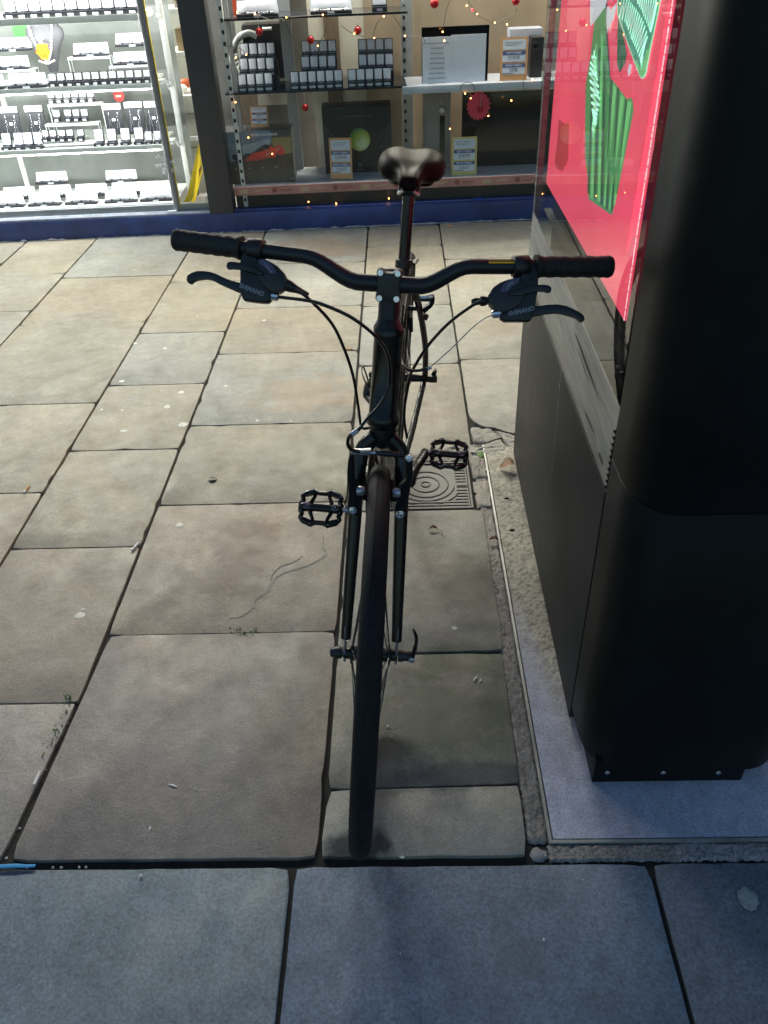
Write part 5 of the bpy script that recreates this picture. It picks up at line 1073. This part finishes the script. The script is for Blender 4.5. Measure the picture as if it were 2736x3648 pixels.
# ---- brake levers with shifters. plane of the unit: hangs forward and down from the bar
DN = V((0, -.50, -.866)).normalized(); NL = V((0, -.866, .5)).normalized()
def UP(px, py, s, off=.0): b_ = BAR(s*.20); return onplane(px, py, b_+NL*(.006+off), NL)
def C(ox, oy, s, P): return [(ox+x/s, oy+y/s) for x, y in P]
def slabof(P, s, off, th):                    # outline given by survey points; off = front face, th = thickness
    return MB().prism([UP(px, py, s, off) for px, py in P], -NL*th)
for s in (-1, 1):
    un = bpy.data.objects.new('brake_lever_unit', None); sc.collection.objects.link(un); un.parent = bk
    if s < 0: c = lambda P: C(800, 900, 6.38, P)
    else: c = lambda P: C(1720, 950, 5.925, P)
    # clamp band
    b0 = BAR(s*.200); d = (BAR(s*.215)-BAR(s*.185)).normalized(); mb = MB(); mb.lathe(b0-d*.0125, d, [(0, .0150), (.002, .0168), (.023, .0168), (.025, .0150)], 26); build('clamp', mb, M['plastic'], un, smooth=.9)
    if s < 0:
        body = c([(345, 200), (400, -40), (440, -90), (690, -60), (735, 60), (760, 200), (800, 420), (900, 640), (1010, 760), (1060, 900), (1050, 1060), (975, 1140), (800, 1130), (420, 1085), (355, 920), (345, 660)])
        pod = c([(760, 120), (900, 135), (1050, 205), (1190, 290), (1330, 430), (1400, 560), (1420, 650), (1370, 800), (1230, 915), (1050, 900), (880, 760), (740, 560), (690, 300)])
        lever = [(560, 700), (340, 670), (200, 640), (0, 565), (-200, 470), (-330, 425), (-480, 405), (-640, 405), (-770, 450), (-860, 520), (-875, 620), (-830, 690), (-770, 700), (-700, 640), (-620, 610), (-430, 590), (-300, 610), (-150, 690), (0, 760), (160, 830), (340, 905), (560, 960)]
        lever = [(x, y+5) for x, y in lever]
        thumb = [(420, 240), (220, 205), (100, 200), (50, 235), (32, 300), (50, 355), (100, 380), (180, 365), (340, 380), (520, 420), (700, 470), (820, 540), (900, 480), (820, 420), (600, 260)]
        win = [(770, 150), (880, 150), (1010, 210), (1110, 320), (1170, 480), (1030, 480), (960, 380), (850, 285), (785, 250)]
    else:
        body = c([(810, 60), (840, -60), (1000, -90), (1120, -60), (1160, 60), (1175, 300), (1170, 500), (1140, 640), (1110, 830), (1060, 1060), (1000, 1150), (470, 1150), (380, 1100), (370, 1020), (430, 960), (560, 900), (600, 760), (800, 400)])
        pod = c([(790, 230), (650, 240), (520, 270), (370, 330), (210, 440), (170, 530), (110, 600), (100, 680), (160, 800), (260, 915), (450, 960), (620, 900), (820, 760), (900, 500), (860, 280)])
        lever = [(700, 850), (1100, 830), (1400, 795), (1600, 790), (1780, 825), (1900, 880), (2060, 960), (2140, 1030), (2160, 1110), (2120, 1170), (2060, 1160), (1990, 1090), (1850, 1040), (1660, 990), (1540, 980), (1350, 995), (1100, 1045), (700, 1080)]
        thumb = [(1100, 380), (1190, 378), (1300, 375), (1400, 390), (1450, 430), (1460, 490), (1420, 550), (1370, 545), (1300, 525), (1170, 515), (1000, 540), (800, 610), (560, 600), (560, 540), (760, 460)]
        win = [(795, 232), (650, 245), (500, 300), (410, 400), (365, 530), (410, 545), (510, 530), (600, 430), (740, 345)]
    build('lever_body', slabof(body, s, .004, .022), M['plastic'], un, bev=.004, smooth=1.)
    build('shifter_pod', slabof(pod, s, .010, .026), M['plastic'], un, bev=.006, smooth=1.)
    build('lever', slabof(c(lever), s, .000, .013), M['matte'], un, bev=.0035, smooth=1.)
    build('thumb_lever', slabof(c(thumb), s, .014, .009), M['plastic'], un, bev=.0025, smooth=1.)
    build('indicator', slabof(c(win), s, .0112, .002), M['purple'], un)
    if s < 0:
        a, b2 = UP(800+460/6.38, 900+790/6.38, s, .0045), UP(800+775/6.38, 900+910/6.38, s, .0045); ax_ = b2-a; ctr = (a+b2)/2; mb = textmb('SHIMANO', .0092, frame(ctr, ax_, NL.cross(ax_)), 0, squash=.95, bold=.04)
        dg_ = [UP(*p, s, .0116) for p in c([(910, 260), (960, 310), (1000, 370), (1050, 430)])]; tx = ['1', '2', '3', '4']; rot = 1
        bx = c([(1055, 945), (1225, 960), (1060, 1060)])
    else:
        a, b2 = UP(1720+660/5.925, 950+975/5.925, s, .0045), UP(1720+970/5.925, 950+905/5.925, s, .0045); ax_ = b2-a; ctr = (a+b2)/2; mb = textmb('SHIMANO', .0092, frame(ctr, ax_, NL.cross(ax_)), 0, squash=.95, bold=.04)
        dg_ = [UP(*p, s, .0116) for p in c([(510, 445), (545, 400), (605, 355)])]; tx = ['L', '2', 'H']
    build('lettering', mb, M['letter'], un); mb = MB()
    for q, g_ in zip(dg_, tx): textmb(g_, .006, frame(q, ax_, NL.cross(ax_)), 0, mb, bold=.04)
    build('gear_number', mb, M['letter'], un)
    # barrel adjuster
    if s < 0: p0, p1 = UP(*c([(1020, 975)])[0], s, -.002), UP(*c([(1235, 1005)])[0], s, -.002)
    else: p0, p1 = UP(*c([(400, 980)])[0], s, -.002), UP(*c([(190, 1005)])[0], s, -.002)
    dd = (p1-p0); n_ = dd.length; mb = MB(); mb.lathe(p0, dd, [(0, .0035), (.003, .004), (.0035, .0068), (n_-.003, .0068), (n_, .0045)], 12); 
    build('barrel_adjuster', mb, M['silver'], un, smooth=.3)
    if s > 0: mb = MB(); q = UP(*c([(722, 725)])[0], s, .0045); mb.lathe(q, NL, [(0, .0028), (.001, .0024)], 10); build('screw', mb, M['satin'], un)
    if s > 0: mb = MB(); p = UP(*c([(95, 720)])[0], s, -.002); q = UP(*c([(-40, 730)])[0], s, -.002); mb.lathe(p, q-p, [(0, .006), (.005, .0075), (.010, .0075), (.012, .005), (.018, .006), (.024, .004)], 14); build('gear_barrel', mb, M['plastic'], un)
    else: mb = MB(); p = UP(*c([(1330, 700)])[0], s, -.002); q = UP(*c([(1620, 830)])[0], s, -.002); mb.lathe(p, q-p, [(0, .010), (.012, .0085), (.024, .0055), (.042, .003)], 14); build('gear_barrel', mb, M['plastic'], un)
# ---- cables (survey points with their distance y from the camera)
def cable(P, r, name='cable', m='cable'):
    mb = MB(); mb.tube(spline([ony(px, py, y) for px, py, y in P], 8), r, 10); return build(name, mb, M[m], bk, smooth=.9)
cable([(992, 1058, 1.15), (1090, 1070, 1.12), (1150, 1085, 1.10), (1250, 1130, 1.10), (1335, 1195, 1.11), (1375, 1250, 1.13), (1388, 1310, 1.14), (1383, 1380, 1.14), (1355, 1440, 1.12), (1310, 1490, 1.10), (1282, 1525, 1.09)], .0026, 'brake_cable')
cable([(1052, 1030, 1.16), (1100, 1065, 1.16), (1180, 1150, 1.18), (1225, 1240, 1.20), (1258, 1340, 1.22), (1275, 1440, 1.24), (1288, 1520, 1.26), (1315, 1525, 1.28)], .0026, 'gear_cable')
cable([(1718, 1072, 1.16), (1680, 1090, 1.16), (1600, 1150, 1.18), (1530, 1225, 1.20), (1480, 1300, 1.22), (1455, 1360, 1.25), (1440, 1480, 1.27), (1450, 1560, 1.30)], .0026, 'gear_cable')
cable([(1428, 1240, 1.30), (1430, 1290, 1.26), (1455, 1317, 1.22), (1490, 1320, 1.20), (1528, 1312, 1.19)], .0026, 'brake_cable')
cable([(1528, 1312, 1.19), (1570, 1276, 1.18), (1620, 1230, 1.17), (1680, 1170, 1.16), (1720, 1138, 1.155), (1752, 1123, 1.15)], .0009, 'bare_wire', 'wire')
mb = MB(); a, b_ = ony(1524, 1314, 1.19), ony(1537, 1308, 1.19); mb.lathe(a, b_-a, [(0, .003), (.006, .003)], 10); build('ferrule', mb, M['silver'], bk)
cable([(1437, 1090, 1.30), (1430, 1180, 1.34), (1424, 1290, 1.36), (1416, 1420, 1.36), (1414, 1540, 1.34)], .0022, 'frame_cable')
# ---- front rim brake
fb = bpy.data.objects.new('front_brake', None); sc.collection.objects.link(fb); fb.parent = bk
YB = 1.095; cB = lambda P: [(1180+x/5.184, 1540+y/5.184) for x, y in P]
armL = cB([(345, 400), (390, 345), (430, 400), (425, 620), (435, 880), (520, 1010), (570, 1100), (570, 1480), (480, 1560), (300, 1500), (300, 1350), (320, 1150), (290, 900), (290, 750), (305, 560)])
armR = cB([(1400, 480), (1440, 430), (1500, 480), (1510, 700), (1510, 860), (1470, 1010), (1450, 1150), (1400, 1300), (1390, 1540), (1300, 1600), (1180, 1560), (1165, 1440), (1200, 1280), (1210, 1080), (1260, 1000), (1350, 940), (1400, 870), (1420, 700)])
for P in (armL, armR): mb = MB(); mb.prism([ony(px, py, YB) for px, py in P], (0, .011, 0)); build('arm', mb, M['frame'], fb, bev=.003, smooth=1.)
for px, py, r in ((1257, 1818, .0062), (1424, 1832, .0068), (1457, 1634, .0052)):
    q = ony(px, py, YB); mb = MB(); mb.lathe(q, (0, -1, .2), [(-.004, r*1.15), (.001, r*1.15), (.0015, r*.85), (.005, r*.85), (.0055, r*.7), (.0055, r*.4), (.003, r*.38)], 18); build('bolt', mb, M['silver'], fb)
for px, py, s in ((1288, 1748, 1), (1409, 1755, -1)):
    q = ony(px, py, YB-.002); mb = MB(); mb.lathe(q-V((s*.008, 0, 0)), (s, 0, 0), [(0, .0075), (.008, .0085), (.013, .006)], 14); build('pad_washer', mb, M['satin'], fb)
    q2 = FF(1.135, .652, -s*.0235); mb = MB(); mb.cb(q2, (.010, .052, .013), None); build('brake_pad', mb, M['rubber'], fb, bev=.003)
mb = MB(); a = ony(1250, 1612, YB-.004); b_ = ony(1322, 1616, YB-.008)
mb.prism([ony(px, py, YB-.006) for px, py in cB([(355, 385), (385, 345), (440, 345), (560, 350), (700, 340), (738, 335), (735, 440), (690, 440), (560, 425), (440, 420), (375, 415)])], (0, .009, 0)); build('noodle_holder', mb, M['satin'], fb, bev=.0015, smooth=1.)
mb = MB(); mb.tube([ony(1320, 1613, YB-.003), ony(1338, 1614, YB-.003)], .0026, 10); build('noodle_tip', mb, M['silver'], fb)
mb = MB(); mb.tube(spline([ony(1338, 1614, YB), ony(1380, 1617, YB-.002), ony(1440, 1622, YB)], 5), [.004]*3+[.0048]*5+[.004]*3, 10); build('cable_boot', mb, M['cable'], fb)
mb = MB(); mb.tube(spline([ony(1290, 1520, 1.09), ony(1268, 1538, 1.085), ony(1245, 1555, 1.08), ony(1239, 1580, 1.08), ony(1250, 1600, 1.085), ony(1280, 1610, 1.09)], 6), .0030, 10); build('noodle', mb, M['cable'], fb)
mb = MB(); a, b_ = ony(1274, 1533, 1.086), ony(1252, 1548, 1.082); mb.lathe(a, b_-a, [(0, .0036), (.001, .0042), ((b_-a).length, .0042)], 12); build('ferrule', mb, M['satin'], fb)
# ---- rear brake
rb_ = bpy.data.objects.new('rear_brake', None); sc.collection.objects.link(rb_); rb_.parent = bk
cR = lambda P, y=1.93: [ony(1320+px/5.53, 940+py/5.53, y) for px, py in P]
mb = MB(); mb.prism(cR([(1195, 660), (1255, 650), (1272, 690), (1255, 790), (1210, 860), (1130, 930), (1060, 990), (1010, 900), (1060, 860), (1150, 800), (1190, 750)]), (0, .012, 0)); build('arm', mb, M['frame'], rb_, bev=.002, smooth=1.); mb = MB(); mb.prism([FB(1.93, .56, -.045), FB(1.93, .56, -.030), FB(1.935, .66, -.045), FB(1.935, .66, -.058)], (0, .012, 0)); build('arm', mb, M['frame'], rb_, bev=.002, smooth=1.)
mb = MB(); mb.tube(spline(cR([(890, 655), (1000, 650), (1120, 640), (1210, 610), (1240, 630), (1200, 660), (1060, 672), (930, 668)]), 6), .0022, 8); build('noodle', mb, M['silver'], rb_)
mb = MB(); mb.tube(cR([(990, 712), (1190, 712)]), .0042, 8); mb.tube(cR([(1050, 1030), (1125, 1060)]), .008, 12); build('pad_holder', mb, M['matte'], rb_)
for s in (-1, 1): mb = MB(); mb.cb(FB(1.94, .608, s*.024), (.010, .03, .04)); build('brake_pad', mb, M['rubber'], rb_, bev=.003)
# ---- cranks, chainrings, pedals
mb = MB(); ccx = FB(1.71, .28, -.048)
def ringat(c, r0, r1, th, n, teeth=0):
    m_ = MB(); vs = []; fs = []; N = n
    for i in range(N):
        a = 2*math.pi*i/N; rd = FB(math.cos(a), math.sin(a))-FB(0, 0); ro = r1-(.003 if teeth and i % 2 else 0)
        for r, s in ((r0, -th), (ro, -th), (ro, th), (r0, th)): vs.append(c+rd*r+LATB*s)
    for i in range(N):
        for j in range(4): fs.append((i*4+j, i*4+(j+1) % 4, ((i+1) % N)*4+(j+1) % 4, ((i+1) % N)*4+j))
    return m_.add(vs, fs)
q = ringat(ccx, .074, .098, .0015, 96, 1); q2 = ringat(ccx+LATB*.009, .060, .077, .0015, 76, 1); q.add(q2.v, q2.f); q3 = ringat(ccx, .0, .03, .004, 24); q.add(q3.v, q3.f)
for i in range(5):
    a = 2*math.pi*i/5+.3; rd = FB(math.cos(a), math.sin(a))-FB(0, 0); q.tube([ccx, ccx+rd*.082], [.010, .006], 8, flat=.5, nrm=LATB)
build('chainring', q, M['chain'], bk, smooth=.4)
al = math.radians(6); pL = (1.71-.17*math.cos(al), .28+.17*math.sin(al)); pR = (1.71+.17*math.cos(al), .28-.17*math.sin(al))
mb = MB(); mb.tube(spline([FB(1.71, .28, -.062), FB(1.66, .285, -.068), FB(pL[0]+.03, pL[1]-.004, -.084), FB(*pL, -.086)], 6), [.017]*4+[.0115]*12+[.012]*3, 14, flat=.9, nrm=LATB); build('crank_arm', mb, M['frame'], bk, smooth=.9)
mb = MB(); mb.tube(spline([FB(1.71, .28, .050), FB(1.75, .276, .058), FB(pR[0]-.03, pR[1]+.004, .084), FB(*pR, .088)], 6), [.021]*4+[.0165]*4+[.0135]*8+[.0125]*3, 14, flat=.95, nrm=LATB); mb.lathe(FB(1.71, .28, .036), LATB, [(0, .020), (.018, .018), (.02, .012)], 20); build('crank_arm', mb, M['frame'], bk, smooth=.9)
def pedal(c, s, tilt, lab):
    t = bpy.data.objects.new('pedal', None); sc.collection.objects.link(t); t.parent = bk; t['label'] = lab
    nrm = V((0, -math.sin(tilt), math.cos(tilt))); X = frame(c, LATB, nrm.cross(LATB)); W_, D_ = .048, .044
    def pt(x, y, z=0): return X @ V((x, y, z))
    mb = MB(); mb.tube([pt(-W_, 0), pt(-W_*.9, 0), pt(-W_*.3, 0), pt(W_*.3, 0), pt(W_*.9, 0), pt(W_, 0)], [.0095, .012, .0095, .0095, .012, .0095], 14, flat=1.0)
    outl = [(-.048, -.010), (-.044, -.018), (-.047, -.027), (-.040, -.036), (-.020, -.044), (-.010, -.038), (.010, -.038), (.020, -.044), (.040, -.036), (.047, -.027), (.044, -.018), (.048, -.010), (.049, 0), (.048, .010), (.044, .018), (.047, .027), (.040, .036), (.020, .044), (.010, .038), (-.010, .038), (-.020, .044), (-.040, .036), (-.047, .027), (-.044, .018), (-.048, .010), (-.049, 0)]
    mb.tube([pt(x, y) for x, y in outl], .0062, 8, closed=True, flat=1.2, nrm=nrm)
    for x in (-1, 1):
        for y in (-1, 1): mb.prism([pt(x*.0465, y*.026, -.006), pt(x*.0395, y*.037, -.006), pt(x*.020, y*.0455, -.006), pt(x*.016, y*.036, -.006), pt(x*.034, y*.029, -.006)], nrm*.012)
    for x in (-1, 1):
        for y in (-1, 1): mb.tube([pt(x*.026, y*.004), pt(x*.024, y*.014), pt(x*.018, y*.028), pt(x*.017, y*.040)], [.007, .005, .0045, .0055], 8, flat=1.3, nrm=nrm)
    build('body', mb, M['frame'], t, smooth=.9)
    mb = MB()
    for x, y in ((.022, -.044), (-.022, -.044), (.022, .044), (-.022, .044), (.045, -.030), (-.045, -.030), (.045, .030), (-.045, .030), (.046, .012), (-.046, .012), (.046, -.012), (-.046, -.012)): mb.lathe(pt(x, y, .003), nrm, [(0, .0016), (.0045, .0016)], 6)
    build('pin', mb, M['satin'], t)
    mb = MB(); mb.tube([pt(-s*.049, 0), pt(-s*.070, 0)], .0065, 10); build('axle', mb, M['satin'], t)
    for k, (x, g) in enumerate(((-s*.034, 'L' if s > 0 else 'R'), (s*.034, 'W'))):
        mb = MB(); cc = pt(x, 0, .0108); mb.tube([cc+(X.to_3x3() @ V((math.cos(a), math.sin(a), 0)))*.0074 for a in [2*math.pi*i/20 for i in range(20)]], .0009, 5, closed=True)
        textmb(g, .011, X @ Matrix.Translation((x, 0, .0112)), 0, mb, bold=.04); build('badge', mb, M['letter'], t)
pedal(FB(*pL, -.1525), -1, math.radians(32), 'pedal lettered R on the left of the photo')
pedal(FB(*pR, .1545), 1, math.radians(28), 'pedal lettered L on the right of the photo')
# ---- drivetrain at the rear
mb = MB()
for i in range(7):
    q = ringat(FB(*HR, -.040-.0035*i), .012, .052-.0055*i, .001, 56, 1); mb.add(q.v, q.f)
build('cassette', mb, M['chain'], bk, smooth=.4)
mb = MB(); ra = math.radians
top = [FB(1.71, .28+.098, -.048), FB(2.14, .35+.034, -.050)]; bot = [FB(2.10, .30, -.050), FB(2.075, .245, -.050), FB(1.71, .28-.098, -.048)]
pts = top+[FB(2.14+.034*math.cos(ra(a)), .35+.034*math.sin(ra(a)), -.050) for a in (60, 20, -20, -60)]+bot+[FB(1.71-.098*math.cos(ra(a)), .28-.098*math.sin(ra(a)), -.048) for a in (60, 30, 0, -30, -60)]
mb.tube(pts, .0036, 6, closed=True, nrm=LATB); build('chain', mb, M['chain'], bk)
rd_ = bpy.data.objects.new('rear_derailleur', None); sc.collection.objects.link(rd_); rd_.parent = bk
mb = MB(); mb.tube(spline([FB(2.15, .335, -.078), FB(2.155, .305, -.090), FB(2.14, .28, -.092), FB(2.11, .275, -.075)], 5), [.012]*5+[.016]*6+[.013]*5, 12); build('body', mb, M['plastic'], rd_)
for y, z in ((2.10, .295), (2.075, .235)): mb = MB(); mb.lathe(FB(y, z, -.056), LATB, [(0, .016), (.01, .016)], 16); build('jockey_wheel', mb, M['plastic'], rd_)
mb = MB(); mb.tube([FB(2.10, .30, -.060), FB(2.075, .228, -.060)], [.013, .012], 10, flat=.2, nrm=LATB); build('cage', mb, M['matte'], rd_)
mb = MB(); mb.tube(spline([FB(2.05, .335, -.078), FB(2.12, .36, -.11), FB(2.19, .35, -.115), FB(2.205, .30, -.10), FB(2.17, .275, -.095)], 6), .0026, 8); build('cable_loop', mb, M['cable'], rd_)
mb = MB(); mb.box((0, 0, 0), (.022, .014, .02), Matrix.Translation(FB(2.125, .345, .088))); build('axle_cap', mb, M['plastic'], bk, bev=.003)
# ================================================================ LITTER AND GROWTH
M['butt'] = mat('cigarette_filter', (.58, .30, .12), .8, 0, .2, 200); M['cigw'] = mat('cigarette_paper', (.72, .72, .70), .8, 0, .1); M['gum'] = mat('dried_gum', (.62, .61, .56), .8, 0, .2, 200, .4, 300)
M['leaf'] = mat('dry_leaf', (.36, .20, .11), .7, 0, .35, 60); M['moss'] = mat('green_weed', (.10, .18, .03), .7, 0, .5, 200); M['bluestrip'] = mat('blue_plastic_strip', (.03, .28, .58), .45, 0, .1)
def cig(px, py, px2, py2, split, label, r=.0038):
    a = onz(px, py, r); b = onz(px2, py2, r); t = thing('cigarette_end', a, label, 'cigarette end')
    c = a.lerp(b, split)
    if split > 0: mb = MB(); mb.tube([a, c], r, 10); build('filter', mb, M['butt'], t)
    if split < 1: mb = MB(); mb.tube([c, b], r*.96, 10); build('paper', mb, M['cigw'], t)
cig(103, 1733, 84, 1755, .65, 'orange and white cigarette end on a flagstone near the left edge')
cig(494, 1934, 470, 1960, 0., 'white cigarette end lying across a joint left of the bicycle', .0040)
cig(1233, 1245, 1260, 1244, .85, 'orange cigarette end lodged in the joint left of the head tube', .003)
cig(143, 2750, 122, 2795, 0., 'pale cigarette end sunk in the wide joint at the lower left', .0036)
cig(1592, 804, 1607, 803, 1., 'orange cigarette end at the foot of the blue plinth', .004)
def ordw(i):
    t_ = ['', 'twenty-', 'thirty-'][(i+1)//10-1] if i >= 19 else ''
    if i < 12: return ORD[i]
    if i < 19: return ['thirteenth', 'fourteenth', 'fifteenth', 'sixteenth', 'seventeenth', 'eighteenth', 'nineteenth'][i-12]
    if i == 19: return 'twentieth'
    if i == 29: return 'thirtieth'
    return ('twenty-' if i < 29 else 'thirty-')+ORD[(i+1) % 10-1]
rr = random.Random(21)
def blob(name, m, px, py, rw, rh, label, cat, group=None, hgt=.0012, n=11, z=0):
    c = onz(px, py); mb = MB(); ring = [V((c.x+rw*rr.uniform(.75, 1.15)*math.cos(2*math.pi*i/n), c.y+rh*rr.uniform(.75, 1.15)*math.sin(2*math.pi*i/n), z+.0002)) for i in range(n)]
    top = [c.lerp(V((p.x, p.y, 0)), .7)+V((0, 0, z+hgt*rr.uniform(.6, 1.1))) for p in ring]
    mb.add(ring+top+[c+V((0, 0, z+hgt))], [(i, (i+1) % n, (i+1) % n+n, i+n) for i in range(n)]+[(i+n, (i+1) % n+n, 2*n) for i in range(n)])
    return tag(build(name, mb, m, None, loc=c, smooth=1.2), label, cat, group)
for px, py, r in ((285, 930, .010), (478, 960, .012), (425, 1017, .006), (230, 1066, .005), (292, 1182, .010), (238, 1184, .005), (158, 1308, .009), (265, 1332, .013), (434, 1358, .012), (482, 1223, .010), (587, 1241, .010), (645, 1398, .013), (595, 1449, .013), (362, 1459, .007), (435, 1461, .006), (440, 1535, .014), (585, 1087, .006), (702, 1125, .006), (940, 1141, .008),
        (806, 1375, .014), (918, 1498, .012), (1037, 1500, .008), (1290, 1530, .008), (640, 1870, .013), (285, 2192, .014), (295, 2170, .006), (652, 1512, .018), (1618, 2236, .010), (1432, 3050, .006), (1442, 2900, .010)):
    blob('gum_spot', M['gum'], px, py, r, r*rr.uniform(.6, 1.), 'pale dried gum spot trodden flat on the flagstones', 'gum spot', 'dried gum spots on the paving', .0007)
blob('paint_splash', mat('worn_patch', (.30, .31, .32), .8, 0, .35, 120), 2665, 3205, .020, .022, 'pale rough patch on the slate slab at the lower right', 'paint splash', hgt=.0006, n=18)
for px, py, dx, dy in ((615, 2800, 26, 10), (533, 2953, -6, 16), (500, 3120, -14, 10), (1424, 3400, 0, 0), (1935, 3348, 0, 10), (168, 1818, 0, 0), (140, 1855, 0, 0), (1692, 2418, 14, -18), (1710, 2425, -10, 12), (697, 2812, -5, 5), (1380, 2588, 10, 0), (1395, 2625, -6, 5)):
    a = onz(px-dx/2, py-dy/2); b = onz(px+dx/2+2, py+dy/2); c = (a+b)/2; mb = MB(); mb.tube([a+V((0, 0, .0012)), c+V((.0005, .001, .0016)), b+V((0, 0, .0012))], [.0008, .0022, .0010], 6, flat=.5)
    tag(build('white_scrap', mb, M['cigw'], None, loc=c), 'tiny white scrap lying on the paving', 'scrap', 'tiny white scraps on the paving')
c = onz(757, 1708, .003); mb = MB(); mb.lathe(c-V((0, 0, .002)), (0, .1, 1), [(0, .013), (.004, .013), (.0055, .010), (.0057, .0)], 18); tag(build('bottle_cap', mb, M['chain'], None, loc=c), 'dull bottle cap on the flagstone left of the bicycle', 'bottle cap')
a = onz(8, 3089, .003); b = onz(126, 3084, .003); mb = MB(); mb.tube([a-V((.03, 0, 0)), a.lerp(b, .4)+V((0, .001, .001)), a.lerp(b, .7), b], [.0042, .0045, .0036, .003], 8, flat=.4, nrm=(0, 0, 1)); tag(build('plastic_strip', mb, M['bluestrip'], None, loc=a), 'bright blue plastic strip in the joint at the left edge of the photo', 'plastic strip')
def leaf(px, py, P, label):
    c = onz(px, py, .004); t = thing('dead_leaf', c, label, 'leaf'); mb = MB(); rows = []
    for x, w_, z in P: rows.append([c+V((x, -w_, z+.004)), c+V((x, 0, z)), c+V((x, w_*.9, z+.005))])
    mb.grid(rows); build('blade', mb, M['leaf'], t, smooth=1.5); a = c+V((P[-1][0], 0, P[-1][2])); mb = MB(); mb.tube([a, a+V((.012, -.008, .001)), a+V((.016, -.03, -.003))], .0008, 5); build('stalk', mb, M['leaf'], t)
leaf(1805, 1668, [(-.022, .004, .0), (-.012, .016, .010), (.0, .024, .022), (.012, .022, .024), (.022, .008, .016)], 'curled brown leaf resting against the foot of the kiosk')
leaf(1758, 1925, [(-.012, .003, .0), (-.004, .007, .004), (.006, .007, .005), (.014, .002, .002)], 'small reddish leaf scrap on the cement strip left of the kiosk')
leaf(1543, 1885, [(-.010, .003, .0), (-.002, .007, .005), (.006, .006, .004), (.011, .002, .002)], 'small brown leaf at the near edge of the inspection cover')
for k, (px, py, rx, ry) in enumerate([(1690, 1760, .008, .004), (1823, 1890, .010, .006), (1805, 1777, .008, .004)]): blob('debris_clump', M['mortar'], px, py, rx, ry, 'dark clump of dirt on the cement beside the kiosk', 'dirt clump', 'dirt clumps beside the kiosk', .004)
def weed(px, py, n, spread, h, label):
    c = onz(px, py, -.008); mb = MB()
    for i in range(n):
        p = c+V((rr.gauss(0, spread[0]), rr.gauss(0, spread[1]), 0)); a = rr.uniform(0, 6.3); l = h*rr.uniform(.4, 1.1); d = V((math.cos(a), math.sin(a), rr.uniform(.5, 2))).normalized()*l; s_ = V((-math.sin(a), math.cos(a), 0))*.0016
        mb.add([p-s_, p+s_, p+d*.6+s_*1.2, p+d+V((0, 0, -.002)), p+d*.6-s_*1.2], [(0, 1, 2, 3, 4)])
    return tag(build('weed_tuft', mb, M['moss'], None, loc=c), label, 'weeds')
weed(248, 2508, 40, (.006, .014), .019, 'green weed tuft at the joint corner on the lower left, topmost of three')
weed(208, 2602, 46, (.005, .012), .015, 'green moss clump in the wide joint, middle of three on the lower left')
weed(188, 2655, 46, (.005, .012), .016, 'green weed tuft in the wide joint, lowest of three on the lower left')
weed(880, 2258, 70, (.018, .004), .018, 'green weed tuft in the cross joint left of the front wheel')
blob('moss_patch', M['moss'], 1712, 1618, .012, .03, 'yellow-green moss patch beside the cement strip by the kiosk', 'moss', hgt=.003)
for k, (px, py, rw, rh, lab) in enumerate([(1918, 3038, .018, .016, 'round pale cobble set at the corner of the steel plate, largest of three'), (1945, 3044, .005, .006, 'tiny pebble between the corner cobbles'), (1985, 3048, .017, .009, 'low pale cobble right of the round one at the plate corner')]): blob('corner_cobble', M['gum'] if 0 else mat('cobble%d' % k, (.24, .23, .24), .8, 0, .2, 60, .4, 120), px, py, rw, rh, lab, 'cobble', None, .004, 12, -.008)
rr2 = random.Random(31)
for k in range(26):
    t_ = rr2.random(); px, py = rr2.choice([(13+350*t_, 3059-783*t_), (380+t_*260, 1373-390*t_*.6), (20+480*t_, 1953-20*t_), (60+1050*t_, 3084-10*t_)]); 
    blob('joint_grit', M['gum'], px, py, .003, .003, 'small pale grit stone lying in a paving joint', 'grit stone', 'grit stones in the paving joints', .003, 7, -.009)
for gname, text in (('dried gum spots on the paving', 'Pale dried gum spot on the paving, %s from the left of the photo'), ('grit stones in the paving joints', 'Small pale grit stone in a paving joint, %s from the left'), ('tiny white scraps on the paving', 'Tiny white scrap on the paving, %s from the left'), ('dirt clumps beside the kiosk', 'Dark dirt clump on the cement beside the kiosk, %s from the left')):
    L_ = [o_ for o_ in bpy.data.objects if o_.get('group') == gname]
    def pxof(o_): q = ROT.transposed() @ (o_.location-CAM); return q.x/q.z
    for i, o_ in enumerate(sorted(L_, key=pxof)): o_['label'] = text % ordw(i)
for o_ in bpy.data.objects:
    if o_.type == 'LIGHT': o_['kind'] = 'structure'
camo['kind'] = 'structure'
